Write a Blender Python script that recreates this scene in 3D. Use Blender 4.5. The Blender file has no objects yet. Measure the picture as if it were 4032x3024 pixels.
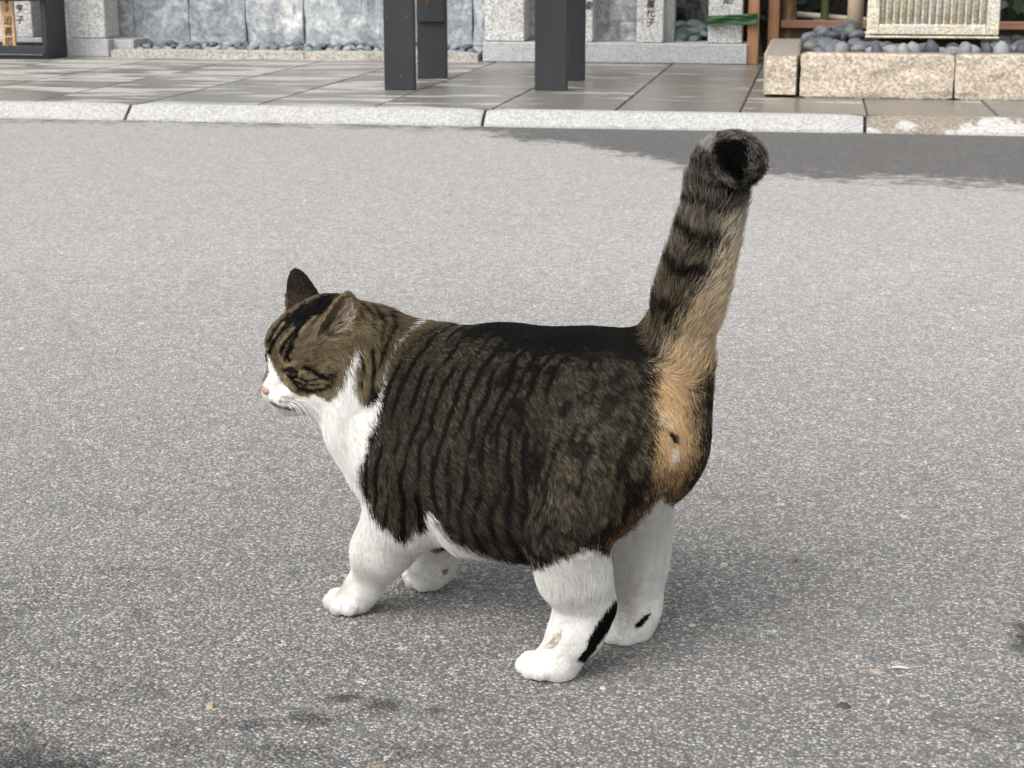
import bpy, bmesh, math, random
import numpy as np
from mathutils import Vector, Matrix

# ---------------------------------------------------------------- camera, sky, sun, exposure
scene = bpy.context.scene
C = scene.collection
PITCH, YAW, CAM_H, FPX = math.radians(14.12), math.radians(9.691), 0.5185, 6909.0 / 4032.0
cam_data = bpy.data.cameras.new("camera")
cam_data.sensor_width = 36.0
cam_data.lens = 36.0 * FPX
cam_data.clip_start = 0.05
cam_data.clip_end = 500.0
camera = bpy.data.objects.new("camera", cam_data)
camera.location = (0, 0, CAM_H)
camera.rotation_euler = (math.radians(90) - PITCH, 0, YAW)
C.objects.link(camera)
scene.camera = camera
cam_data.dof.use_dof = True
cam_data.dof.focus_distance = 1.35
cam_data.dof.aperture_fstop = 36.0

world = bpy.data.worlds.new("World")
scene.world = world
world.use_nodes = True
wn, wl = world.node_tree.nodes, world.node_tree.links
wn.clear()
SUN_ELEV, SUN_ROT = math.radians(46), math.radians(208)
sky_tex = wn.new("ShaderNodeTexSky")
sky_tex.sky_type = 'NISHITA'
sky_tex.sun_disc = False
sky_tex.sun_elevation = SUN_ELEV
sky_tex.sun_rotation = SUN_ROT
sky_tex.air_density = 1.0
sky_tex.dust_density = 4.0
sky_tex.ozone_density = 1.0
hs = wn.new("ShaderNodeHueSaturation")          # an overcast sky: nearly no blue
hs.inputs["Saturation"].default_value = 0.16
bg = wn.new("ShaderNodeBackground")
bg.inputs["Strength"].default_value = 0.15
wo = wn.new("ShaderNodeOutputWorld")
wl.new(sky_tex.outputs[0], hs.inputs["Color"])
wl.new(hs.outputs[0], bg.inputs["Color"])
wl.new(bg.outputs[0], wo.inputs["Surface"])

sun_data = bpy.data.lights.new("sun", 'SUN')
sun_data.energy = 1.25
sun_data.angle = math.radians(50)
sun_data.color = (1.0, 0.975, 0.94)
sun = bpy.data.objects.new("sun", sun_data)
# direction towards the sun, matching the sky's elevation and rotation
sun_dir = Vector((math.sin(SUN_ROT) * math.cos(SUN_ELEV), math.cos(SUN_ROT) * math.cos(SUN_ELEV), math.sin(SUN_ELEV)))
sun.rotation_euler = sun_dir.to_track_quat('Z', 'Y').to_euler()
sun.location = sun_dir * 20
C.objects.link(sun)

scene.view_settings.view_transform = 'Standard'
scene.view_settings.look = 'None'
scene.view_settings.exposure = 0.64
scene.view_settings.gamma = 1.0
scene.view_settings.use_curve_mapping = False
scene.render.engine = 'CYCLES'
scene.cycles.use_denoising = True
scene.cycles.denoiser = 'OPENIMAGEDENOISE'
scene.cycles.denoising_input_passes = 'RGB_ALBEDO_NORMAL'
scene.cycles.denoising_prefilter = 'ACCURATE'
scene.cycles.max_bounces = 8
scene.cycles.transparent_max_bounces = 16

# ---------------------------------------------------------------- helpers
rng = np.random.default_rng(7)
random.seed(7)


def ray(px, py):
    """direction (world) of the sight line through a point of the 4032 x 3024 frame"""
    x, y = (px - 2016) / 6909.0, -(py - 1512) / 6909.0
    d = Vector((x, math.cos(PITCH) + y * math.sin(PITCH), -math.sin(PITCH) + y * math.cos(PITCH)))
    return Matrix.Rotation(YAW, 3, 'Z') @ d


def on_plane_y(px, py, Y):
    d = ray(px, py)
    return Vector((0, 0, CAM_H)) + d * (Y / d.y)


def on_plane_z(px, py, z):
    d = ray(px, py)
    return Vector((0, 0, CAM_H)) + d * ((z - CAM_H) / d.z)


def link_mesh(name, me, m=None, parent=None, loc=None):
    o = bpy.data.objects.new(name, me)
    C.objects.link(o)
    if m is not None and not me.materials:
        me.materials.append(m)
    if parent is not None:
        o.parent = parent
    if loc is not None:
        o.location = loc
    return o


def obj(name, bm, m, parent=None, loc=None, smooth=False):
    me = bpy.data.meshes.new(name)
    bmesh.ops.recalc_face_normals(bm, faces=bm.faces)
    bm.to_mesh(me)
    bm.free()
    if smooth:
        for p in me.polygons:
            p.use_smooth = True
    return link_mesh(name, me, m, parent, loc)


def tag(o, label=None, cat=None, group=None, kind=None):
    if label:
        o["label"] = label
    if cat:
        o["category"] = cat
    if group:
        o["group"] = group
    if kind:
        o["kind"] = kind
    return o


def empty(name, loc=(0, 0, 0), rz=0.0, label=None, cat=None, group=None, kind=None):
    o = bpy.data.objects.new(name, None)
    o.empty_display_size = 0.05
    o.location = loc
    o.rotation_euler = (0, 0, rz)
    C.objects.link(o)
    return tag(o, label, cat, group, kind)


def box_bm(x0, x1, y0, y1, z0, z1, bevel=0.0, seg=1, bm=None):
    bm2 = bmesh.new()
    bmesh.ops.create_cube(bm2, size=1.0)
    bmesh.ops.scale(bm2, vec=(x1 - x0, y1 - y0, z1 - z0), verts=bm2.verts)
    bmesh.ops.translate(bm2, vec=((x0 + x1) / 2, (y0 + y1) / 2, (z0 + z1) / 2), verts=bm2.verts)
    if bevel > 0:
        bmesh.ops.bevel(bm2, geom=list(bm2.edges), offset=bevel, segments=seg, affect='EDGES', profile=0.6)
    if bm is None:
        return bm2
    tmp = bpy.data.meshes.new("tmp")
    bm2.to_mesh(tmp)
    bm2.free()
    bm.from_mesh(tmp)
    bpy.data.meshes.remove(tmp)
    return bm


def tube_bm(pts, radii, seg=12, cap=True, bm=None, wob=0.0):
    bm = bm or bmesh.new()
    rings = []
    n = len(pts)
    pts = [Vector(p) for p in pts]
    for i, p in enumerate(pts):
        t = (pts[min(i + 1, n - 1)] - pts[max(i - 1, 0)]).normalized()
        a = t.orthogonal().normalized() if abs(t.z) > 0.9 else t.cross(Vector((0, 0, 1))).normalized()
        if abs(t.z) > 0.9:
            a = Vector((1, 0, 0)) - t * t.x
            a.normalize()
        b = t.cross(a)
        r = radii[i] if hasattr(radii, '__len__') else radii
        rings.append([bm.verts.new(p + (a * math.cos(2 * math.pi * k / seg) + b * math.sin(2 * math.pi * k / seg))
                                   * r * (1 + wob * (random.random() - .5))) for k in range(seg)])
    for i in range(n - 1):
        for k in range(seg):
            bm.faces.new((rings[i][k], rings[i][(k + 1) % seg], rings[i + 1][(k + 1) % seg], rings[i + 1][k]))
    if cap:
        bm.faces.new(rings[0][::-1])
        bm.faces.new(rings[-1])
    return bm


# ---- value noise for numpy
def _hash(ix, iy, iz, seed):
    n = (ix * 374761393 + iy * 668265263 + iz * 2147483647 + seed * 974711) & 0xFFFFFFFF
    n = ((n ^ (n >> 13)) * 1274126177) & 0xFFFFFFFF
    return ((n ^ (n >> 16)) & 0xFFFF) / 65535.0


def vnoise(p, scale, seed=0):
    q = np.asarray(p, dtype=np.float64) * scale
    i = np.floor(q).astype(np.int64)
    t = q - i
    t = t * t * (3 - 2 * t)
    out = np.zeros(len(q))
    for dx in (0, 1):
        for dy in (0, 1):
            for dz in (0, 1):
                w = (t[:, 0] if dx else 1 - t[:, 0]) * (t[:, 1] if dy else 1 - t[:, 1]) * (t[:, 2] if dz else 1 - t[:, 2])
                out += w * _hash(i[:, 0] + dx, i[:, 1] + dy, i[:, 2] + dz, seed)
    return out


def srgb(r, g, b):
    f = lambda c: ((c / 255 + 0.055) / 1.055) ** 2.4 if c > 10 else c / 255 / 12.92
    return (f(r), f(g), f(b))


# ---- materials
class NT:
    """small wrapper to write node trees briefly"""
    def __init__(self, name):
        self.m = bpy.data.materials.new(name)
        self.m.use_nodes = True
        self.n = self.m.node_tree.nodes
        self.l = self.m.node_tree.links
        self.b = self.n["Principled BSDF"]

    def node(self, t, inputs=None, **props):
        nd = self.n.new(t)
        for k, v in props.items():
            setattr(nd, k, v)
        for k, v in (inputs or {}).items():
            self.set(nd, k, v)
        return nd

    def set(self, nd, k, v):
        s = nd.inputs[k]
        if isinstance(v, bpy.types.NodeSocket):
            self.l.new(v, s)
        elif isinstance(v, (tuple, list)) and len(v) == 3 and s.type == 'RGBA':
            s.default_value = (*v, 1)
        else:
            s.default_value = v

    def noise(self, vec, scale, detail=3, rough=0.55, dist=0.0):
        return self.node("ShaderNodeTexNoise", {"Vector": vec, "Scale": scale, "Detail": detail, "Roughness": rough, "Distortion": dist}).outputs["Fac"]

    def voro(self, vec, scale, feature='F1', out="Color", rnd=1.0):
        return self.node("ShaderNodeTexVoronoi", {"Vector": vec, "Scale": scale, "Randomness": rnd}, feature=feature).outputs[out]

    def ramp(self, fac, stops, interp='LINEAR'):
        r = self.node("ShaderNodeValToRGB", {"Fac": fac})
        cr = r.color_ramp
        cr.interpolation = interp
        while len(cr.elements) < len(stops):
            cr.elements.new(0.5)
        for e, (p, c) in zip(cr.elements, stops):
            e.position = p
            e.color = (*c, 1) if isinstance(c, (tuple, list)) else (c, c, c, 1)
        return r.outputs["Color"]

    def mix(self, fac, a, b, mode='MIX'):
        nd = self.node("ShaderNodeMix", data_type='RGBA', blend_type=mode)
        self.set(nd, 0, fac)
        self.set(nd, 6, a)
        self.set(nd, 7, b)
        return nd.outputs[2]

    def math(self, op, a, b=0.0, c=0.0, clamp=False):
        nd = self.node("ShaderNodeMath", operation=op, use_clamp=clamp)
        for i, v in enumerate((a, b, c)):
            self.set(nd, i, v)
        return nd.outputs[0]

    def remap(self, v, a, b, c=0.0, d=1.0):
        return self.node("ShaderNodeMapRange", {"Value": v, "From Min": a, "From Max": b, "To Min": c, "To Max": d}, clamp=True).outputs[0]

    def coords(self, which="Object"):
        return self.node("ShaderNodeTexCoord").outputs[which]

    def worldpos(self):
        return self.node("ShaderNodeNewGeometry").outputs["Position"]

    def mapping(self, vec, scale=(1, 1, 1), loc=(0, 0, 0)):
        return self.node("ShaderNodeMapping", {"Vector": vec, "Scale": scale, "Location": loc}).outputs[0]

    def sep(self, vec):
        return self.node("ShaderNodeSeparateXYZ", {"Vector": vec}).outputs

    def comb(self, x, y, z):
        return self.node("ShaderNodeCombineXYZ", {"X": x, "Y": y, "Z": z}).outputs[0]

    def bump(self, height, strength=0.3, dist=0.01, normal=None):
        nd = self.node("ShaderNodeBump", {"Height": height, "Strength": strength, "Distance": dist})
        if normal is not None:
            self.l.new(normal, nd.inputs["Normal"])
        self.l.new(nd.outputs[0], self.b.inputs["Normal"])
        return nd.outputs[0]

    def out(self, color=None, rough=None, spec=None, **kw):
        if color is not None:
            self.set(self.b, "Base Color", color)
        if rough is not None:
            self.set(self.b, "Roughness", rough)
        if spec is not None:
            self.set(self.b, "Specular IOR Level", spec)
        for k, v in kw.items():
            self.set(self.b, k, v)
        return self.m

# ---------------------------------------------------------------- materials of the place
def granite(name, pale, dark, speck=.5, scale=260, rough=.75, stain=.25, stain_col=(.16, .13, .09), bump=.25, warm=None):
    t = NT(name)
    v = t.worldpos()
    cells = t.sep(t.voro(v, scale))[0]
    fine = t.noise(v, scale * .55, 4, .7)
    f = t.math('ADD', t.math('MULTIPLY', cells, speck), t.math('MULTIPLY', fine, 1 - speck))
    col = t.ramp(f, [(.22, dark), (.45, tuple((a + b) / 2 for a, b in zip(pale, dark))), (.62, pale), (.85, tuple(min(1, a * 1.15) for a in pale))])
    blot = t.noise(v, 9, 5, .65)
    col = t.mix(t.math('MULTIPLY', t.remap(blot, .5, .75), stain), col, stain_col)
    if warm:
        col = t.mix(t.remap(t.noise(v, 16, 4), .42, .7, 0, .8), col, warm, 'MULTIPLY')
    t.bump(t.math('ADD', fine, t.math('MULTIPLY', t.noise(v, scale * .2, 3), 1.5)), bump, .004)
    return t.out(col, rough, .3)


def asphalt():
    t = NT("asphalt")
    P = t.worldpos()
    # stones of three sizes in a dark binder
    warp = t.mapping(P, (1, 1, 1))
    s1 = t.node("ShaderNodeTexVoronoi", {"Vector": warp, "Scale": 390.0}, feature='F1')
    s2 = t.node("ShaderNodeTexVoronoi", {"Vector": warp, "Scale": 170.0}, feature='F1')
    s3 = t.node("ShaderNodeTexVoronoi", {"Vector": warp, "Scale": 62.0}, feature='F1')
    h1, h2, h3 = (t.sep(s.outputs["Color"]) for s in (s1, s2, s3))
    stops = [(0, (.062, .060, .058)), (.22, (.108, .105, .102)), (.45, (.168, .163, .157)), (.65, (.235, .228, .215)), (.82, (.31, .295, .27)), (.93, (.38, .365, .335)), (1, (.50, .485, .45))]
    c1 = t.ramp(h1[0], stops)
    c2 = t.ramp(h2[0], [(0, (.07, .072, .077)), (.35, (.125, .132, .138)), (.6, (.19, .193, .19)), (.8, (.25, .235, .20)), (.92, (.34, .33, .30)), (1, (.56, .55, .52))])
    c3 = t.ramp(h3[0], [(0, (.07, .08, .088)), (.5, (.15, .155, .155)), (.8, (.28, .20, .13)), (1, (.52, .51, .49))])
    # tints of single stones
    tint = t.ramp(h1[1], [(0, (.92, .97, 1.06)), (.4, (1, 1, 1)), (.8, (1.05, 1.0, .92)), (1, (1.12, .97, .80))])
    c1 = t.mix(1.0, c1, tint, 'MULTIPLY')
    m2 = t.math('MULTIPLY', t.math('GREATER_THAN', h2[1], .70), t.math('LESS_THAN', s2.outputs["Distance"], .40))
    m3 = t.math('MULTIPLY', t.math('GREATER_THAN', h3[1], .93), t.math('LESS_THAN', s3.outputs["Distance"], .33))
    col = t.mix(m2, c1, c2)
    col = t.mix(m3, col, c3)
    gap = t.remap(s1.outputs["Distance"], .34, .62)
    col = t.mix(t.math('MULTIPLY', gap, .75), col, (.036, .035, .034))
    # worn, dusty road; grazing brightness painted in with distance; damp where water stands
    pos = t.sep(P)
    big = t.noise(P, 1.3, 4, .6)
    mid = t.noise(P, 6.0, 4, .65)
    fine = t.noise(P, 24.0, 4, .7)
    ragged = t.noise(P, 70.0, 5, .75)
    wob = t.math('ADD', t.math('MULTIPLY', t.math('SUBTRACT', big, .5), 1.5), t.math('MULTIPLY', t.math('SUBTRACT', mid, .5), .5))
    dry = t.remap(t.math('ADD', pos[1], t.math('MULTIPLY', wob, .8)), .35, 2.9)  # grows away from the viewer; carries the painted grazing brightness
    coarse = t.voro(P, 105.0)
    coarse = t.remap(t.sep(coarse)[1], 0, 1, .70, 1.32)
    coarse = t.math('ADD', 1.0, t.math('MULTIPLY', t.math('SUBTRACT', coarse, 1.0), t.remap(pos[1], 1.2, 3.0, .25, 1.0)))
    gain = t.math('MULTIPLY', t.math('ADD', 1.0, t.math('MULTIPLY', dry, GRAZE_GAIN)), coarse)
    col = t.node("ShaderNodeVectorMath", {0: col, "Scale": gain}, operation='SCALE').outputs[0]
    col = t.mix(t.math('MULTIPLY', dry, DUST_GRAZE), col, (.40, .39, .375))
    col = t.mix(t.math('MULTIPLY', t.remap(mid, .35, .75), .16), col, (.16, .155, .15))
    # damp strip under the kerb
    edge = t.math('MULTIPLY', t.math('SUBTRACT', mid, .5), .5)
    edge = t.math('ADD', edge, t.math('MULTIPLY', t.math('SUBTRACT', fine, .5), .42))
    lim = t.node("ShaderNodeFloatCurve", {"Value": t.remap(pos[0], -1.4, 1.0)})
    cv = lim.mapping.curves[0]
    for x_, y_ in ((0.0, .02), (.17, .04), (.25, .19), (.33, .27), (.42, .47), (.50, .61), (.62, .66), (.78, .72), (1.0, 1.0)):
        cv.points.new(x_, y_)
    lim.mapping.update()
    yl = t.math('SUBTRACT', 5.02, t.math('MULTIPLY', lim.outputs[0], 1.5))
    damp = t.remap(t.math('SUBTRACT', t.math('ADD', pos[1], edge), yl), -.06, .09)
    # scattered wet spots near the viewer, an oil stain, a soft shadow painted into the corner
    spots = t.math('MULTIPLY', t.remap(t.noise(P, 17.0, 3, .6), .56, .68), t.remap(t.noise(P, 2.6, 2), .46, .60))
    spots = t.math('MULTIPLY', spots, t.remap(pos[1], 2.1, 1.2))
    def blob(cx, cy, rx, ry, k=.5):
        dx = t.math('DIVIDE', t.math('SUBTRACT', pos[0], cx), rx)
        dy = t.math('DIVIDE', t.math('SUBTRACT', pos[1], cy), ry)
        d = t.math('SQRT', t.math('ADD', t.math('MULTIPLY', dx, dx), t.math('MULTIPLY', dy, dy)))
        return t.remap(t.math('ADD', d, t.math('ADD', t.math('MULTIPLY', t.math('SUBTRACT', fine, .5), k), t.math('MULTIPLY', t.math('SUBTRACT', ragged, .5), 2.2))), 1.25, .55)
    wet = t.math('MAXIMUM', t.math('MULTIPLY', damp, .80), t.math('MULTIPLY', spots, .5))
    for b_ in BLOBS:
        wet = t.math('MAXIMUM', wet, t.math('MULTIPLY', blob(*b_[:5]), b_[5]))  # wet also carries the shadow painted into the corner
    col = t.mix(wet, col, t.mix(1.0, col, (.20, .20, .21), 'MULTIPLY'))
    t.bump(t.math('ADD', t.math('MULTIPLY', t.math('SUBTRACT', 1.0, s1.outputs["Distance"]), 1.0), t.math('MULTIPLY', h1[2], .8)), .9, .0022)
    rough = t.math('SUBTRACT', .92, t.math('MULTIPLY', wet, .35))
    t.set(t.b, "Sheen Weight", t.math("MULTIPLY", t.math("MULTIPLY", t.math("SUBTRACT", 1.0, wet), dry), SHEEN))
    t.set(t.b, "Sheen Roughness", .45)
    return t.out(col, rough, .35)


DUST_GRAZE, SHEEN, GRAZE_GAIN = .30, .28, 1.15
BLOBS = []
for px_, py_, rx_, ry_, k_, s_ in ((4130, 2520, .030, .050, .5, .95), (1360, 2750, .016, .012, 1.6, .75), (1500, 2775, .017, .012, 1.6, .75), (1240, 2830, .020, .014, 1.6, .65), (1690, 2800, .012, .008, 1.3, .5), (1010, 2850, .016, .010, 1.6, .5),
                                   (-20, 3060, .085, .050, 1.0, .9), (1100, 2960, .03, .014, 1.3, .4)):  # the bottom-left entry paints a soft corner shadow into the road colour
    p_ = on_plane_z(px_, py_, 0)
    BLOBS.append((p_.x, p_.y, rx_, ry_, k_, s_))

KERB_MAT = granite("kerb granite", (.43, .425, .41), (.27, .27, .265), .45, 200, .8, .18, (.3, .28, .25), .3)
KERB_DAMP = None


def kerb_damp():
    t = NT("damp kerb granite")
    v = t.worldpos()
    cells = t.sep(t.voro(v, 220))[0]
    dry = t.ramp(cells, [(.1, (.30, .295, .28)), (.6, (.47, .46, .44))])
    wetc = t.ramp(t.math('ADD', t.math('MULTIPLY', cells, .6), t.math('MULTIPLY', t.noise(v, 60, 4), .4)), [(.1, (.12, .10, .08)), (.7, (.30, .26, .21))])
    n = t.noise(v, 6.5, 4, .6)
    z = t.sep(v)[2]
    m = t.remap(t.math('ADD', t.math('SUBTRACT', n, t.math('MULTIPLY', z, 3.2)), t.remap(t.sep(v)[0], .15, .7, -.12, .10)), .40, .45)
    t.bump(t.noise(v, 120, 4), .3, .004)
    return t.out(t.mix(m, wetc, dry), t.math('ADD', .45, t.math('MULTIPLY', m, .4)), .4)


def paving_mat():
    t = NT("paving granite")
    v = t.worldpos()
    info = t.node("ShaderNodeObjectInfo")
    rnd = info.outputs["Random"]
    cells = t.sep(t.voro(v, 240))[0]
    f = t.math('ADD', t.math('MULTIPLY', cells, .55), t.math('MULTIPLY', t.noise(v, 130, 4, .7), .45))
    wetc = t.ramp(f, [(.2, (.10, .093, .082)), (.5, (.172, .160, .142)), (.8, (.26, .243, .215))])
    dryc = t.ramp(f, [(.2, (.32, .31, .29)), (.6, (.48, .47, .445)), (.9, (.62, .60, .57))])
    # dry islands drawn out along the joints, denser to the left
    vs = t.mapping(v, (1.0, 3.4, 1.0))
    n = t.noise(t.node("ShaderNodeVectorMath", {0: vs, 1: t.comb(t.math('MULTIPLY', rnd, 6.0), 0.0, 0.0)}, operation='ADD').outputs[0], 2.6, 3, .5)
    x, y, z = t.sep(v)
    lean = t.remap(x, -2.6, .3, .045, -.11)
    m = t.remap(t.math('ADD', n, lean), .51, .58)
    m = t.math('MULTIPLY', m, .75)
    col = t.mix(m, wetc, dryc)
    col = t.mix(t.remap(t.noise(v, 3.0, 3), .5, .75, 0, .35), col, t.mix(1.0, col, (.95, .86, .74), 'MULTIPLY'))
    t.bump(t.noise(v, 150, 4, .6), .08, .002)
    rough = t.math('ADD', .25, t.math('ADD', t.math('MULTIPLY', m, .5), t.math('MULTIPLY', t.noise(v, 14, 4), .12)))
    return t.out(col, rough, .5)


def slab_mat():
    t = NT("split blue grey stone")
    v = t.worldpos()
    a = t.noise(v, 14, 6, .7, .6)
    b = t.noise(v, 55, 5, .7)
    info = t.node("ShaderNodeObjectInfo")
    f = t.math('ADD', t.math('MULTIPLY', a, .62), t.math('MULTIPLY', b, .38))
    f = t.math('ADD', f, t.math('MULTIPLY', t.math('SUBTRACT', info.outputs["Random"], .5), .09))
    col = t.ramp(f, [(.28, (.10, .112, .13)), (.42, (.20, .22, .24)), (.53, (.36, .375, .39)), (.66, (.66, .665, .66))])
    run = t.noise(t.mapping(v, (8, 8, .8)), 1.0, 3, .6)
    col = t.mix(t.remap(run, .64, .74, 0, .8), col, (.74, .73, .66))
    t.bump(t.math('ADD', a, t.math('MULTIPLY', b, .6)), .5, .012)
    return t.out(col, .8, .3)


def timber(name, c0, c1, scale=1.0, rough=.65, spec=.3, axis='z', knots=.0, bump=.15):
    t = NT(name)
    v = t.coords("Object")
    sc = (38, 38, 2.0) if axis == 'z' else (2.0, 38, 38)
    n = t.noise(t.mapping(v, tuple(s * scale for s in sc)), 1.0, 5, .6, .3)
    big = t.noise(v, 7, 4)
    col = t.ramp(t.math('ADD', t.math('MULTIPLY', n, .7), t.math('MULTIPLY', big, .3)), [(.3, c0), (.68, c1)])
    t.bump(n, bump, .003)
    return t.out(col, rough, spec)


def black_paint():
    t = NT("black stained timber")
    v = t.coords("Object")
    n = t.noise(t.mapping(v, (60, 60, 2)), 1.0, 4, .6)
    big = t.noise(v, 6, 4)
    col = t.ramp(t.math('ADD', t.math('MULTIPLY', n, .5), t.math('MULTIPLY', big, .5)), [(.3, (.009, .0105, .013)), (.7, (.019, .0215, .025))])
    chip = t.remap(t.noise(v, 130, 2), .77, .80)
    col = t.mix(t.math('MULTIPLY', chip, .5), col, (.16, .11, .07))
    t.bump(n, .12, .002)
    return t.out(col, .42, .45)


def pebble_mat(name, base, pale=(.36, .37, .36), spots=True):
    t = NT(name)
    v = t.coords("Object")
    r = t.node("ShaderNodeObjectInfo").outputs["Random"]
    n = t.noise(t.node("ShaderNodeVectorMath", {0: v, 1: t.comb(r, r, r)}, operation='ADD').outputs[0], 2.2, 5, .65)
    b_ = t.node("ShaderNodeVectorMath", {0: tuple(base), "Scale": t.remap(r, 0, 1, .8, 1.25)}, operation='SCALE').outputs[0]
    col = t.mix(t.remap(n, .42, .72, 0, .45), b_, pale)
    if spots:
        sp_ = t.noise(t.node("ShaderNodeVectorMath", {0: v, 1: t.comb(r, r, r)}, operation='ADD').outputs[0], 3.4, 2)
        col = t.mix(t.remap(sp_, .70, .74, 0, .75), col, (.05, .055, .06))
    t.bump(n, .1, .05)
    return t.out(col, .55, .4)


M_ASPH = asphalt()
KERB_DAMP = kerb_damp()
M_PAVE = paving_mat()
M_SLAB = slab_mat()
M_GRAN = granite("white grey granite", (.60, .59, .565), (.27, .27, .275), .55, 190, .8, .15)
M_GRANB = granite("grey granite base", (.46, .465, .47), (.28, .285, .295), .45, 230, .7, .2, (.20, .17, .13))
M_EDGE = granite("edging granite", (.44, .42, .38), (.20, .19, .175), .55, 190, .75, .4, (.13, .115, .09))
M_PINK = granite("buff split granite", (.56, .49, .40), (.24, .195, .155), .38, 150, .85, .35, (.24, .19, .13), .6)
M_PINKTOP = granite("sawn buff granite", (.30, .265, .225), (.19, .165, .14), .4, 220, .7, .3, (.14, .12, .10), .2)
M_BLACK = black_paint()
M_JOINT = NT("joint").out((.055, .05, .045), .95, .2)
M_SOIL = NT("dark soil").out((.03, .027, .023), .95, .2)
M_ORANGE = timber("weathered red timber", (.20, .085, .035), (.47, .27, .155))
M_TABLET = timber("fresh cedar", (.44, .25, .12), (.66, .45, .25), 1.4)
M_PALEPOLE = timber("pale peeled pole", (.58, .44, .31), (.76, .62, .47), .4, .6)
M_RAIL = timber("brown rail timber", (.13, .06, .04), (.28, .15, .10), 1.0, .7, .3, 'x')
M_INK = NT("ink").out((.012, .012, .012), .7, .2)

# ---------------------------------------------------------------- ground, road, kerb, pavement
def sheet(name, x0, x1, y0, y1, z, m, kind="structure"):
    bm = bmesh.new()
    vs = [bm.verts.new(p) for p in ((x0, y0, z), (x1, y0, z), (x1, y1, z), (x0, y1, z))]
    bm.faces.new(vs)
    return tag(obj(name, bm, m), kind=kind)


M_EARTH = NT("earth").out((.14, .125, .105), .95, .2)
sheet("ground", -120, 120, -120, 120, -.03, M_EARTH)
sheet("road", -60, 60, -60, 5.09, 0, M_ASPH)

KY0, KY1, KH = 5.035, 5.108, .045
kerb = empty("kerb", (0, 5.07, 0), kind="structure")
bm = box_bm(-16, 9, 5.084, 5.112, .001, .030)
obj("kerb_bed", bm, M_JOINT, kerb).location = (0, -5.07, 0)
kx = [.143 + 1.093 * k for k in range(-9, 6)]


def kerb_stone(x0, x1, m):
    bm = bmesh.new()
    n = 26
    prof = [(KY0, -.01), (KY0 + .002, .006), (KY0 + .026, KH * .52), (KY0 + .046, KH * .93), (KY0 + .056, KH), (KY1 + .004, KH + .001), (KY1 + .004, 0)]
    rows = []
    for i in range(n + 1):
        u = i / n
        x = x0 + .005 + (x1 - x0 - .010) * u
        end = max(0, 1 - min(u, 1 - u) * n / 1.2)
        row = []
        for j, (y, z) in enumerate(prof):
            q = np.array([[x, y, z]])
            w = (vnoise(q, 22, 3)[0] - .5) * .009 + (vnoise(q, 70, 4)[0] - .5) * .005 if 0 < j < 5 else 0
            row.append(bm.verts.new((x, y + w * .7 + end * (.010 if j < 4 else 0), z + w * .5 - end * (.006 if 2 < j < 6 else 0))))
        rows.append(row)
    for a, b in zip(rows[:-1], rows[1:]):
        for j in range(len(prof) - 1):
            bm.faces.new((a[j], b[j], b[j + 1], a[j + 1]))
    bm.faces.new(rows[0])
    bm.faces.new(rows[-1][::-1])
    o = obj("kerb_stone", bm, m, kerb, (0, -5.07, 0), smooth=True)
    o.data.set_sharp_from_angle(angle=math.radians(40))
    return o


for a, b in zip(kx[:-1], kx[1:]):
    damp_ = a > .1
    o = kerb_stone(a, b, KERB_DAMP if damp_ else KERB_MAT)
    if damp_ and a < .2:
        o["label"] = "brown damp kerb stone with white dry patches"

pavement = empty("pavement", (0, 5.11, 0), kind="structure")
obj("joint_bed", box_bm(-16, 9, .004, 6.0, .002, .040), M_JOINT, pavement)
TW = .36
X0, Y0 = -2.370, 5.113
tile_meshes = []
for k in range(4):
    bm = box_bm(-.5, .5, -.5, .5, -.03, 0)
    bmesh.ops.scale(bm, vec=(TW - .005, TW - .004, 1), verts=bm.verts)
    bmesh.ops.bevel(bm, geom=[e for e in bm.edges if all(v.co.z > -.001 for v in e.verts)], offset=.0022, segments=2, affect='EDGES')
    me = bpy.data.meshes.new("paving_stone")
    bm.to_mesh(me)
    bm.free()
    me.materials.append(M_PAVE)
    tile_meshes.append(me)
tr = random.Random(5)
for i in range(-6, 10):
    for j in range(0, 9):
        if i >= 7 and j > 3:
            continue
        o = bpy.data.objects.new("paving_stone", tr.choice(tile_meshes))
        C.objects.link(o)
        o.parent = pavement
        o.location = (X0 + (i + .5) * TW, Y0 - 5.11 + (j + .5) * TW, .0452 + tr.uniform(-.0007, .0007))
        o.rotation_euler = (tr.uniform(-.0012, .0012), tr.uniform(-.0012, .0012), 0)

PZ = .0455      # top of the pavement


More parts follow.
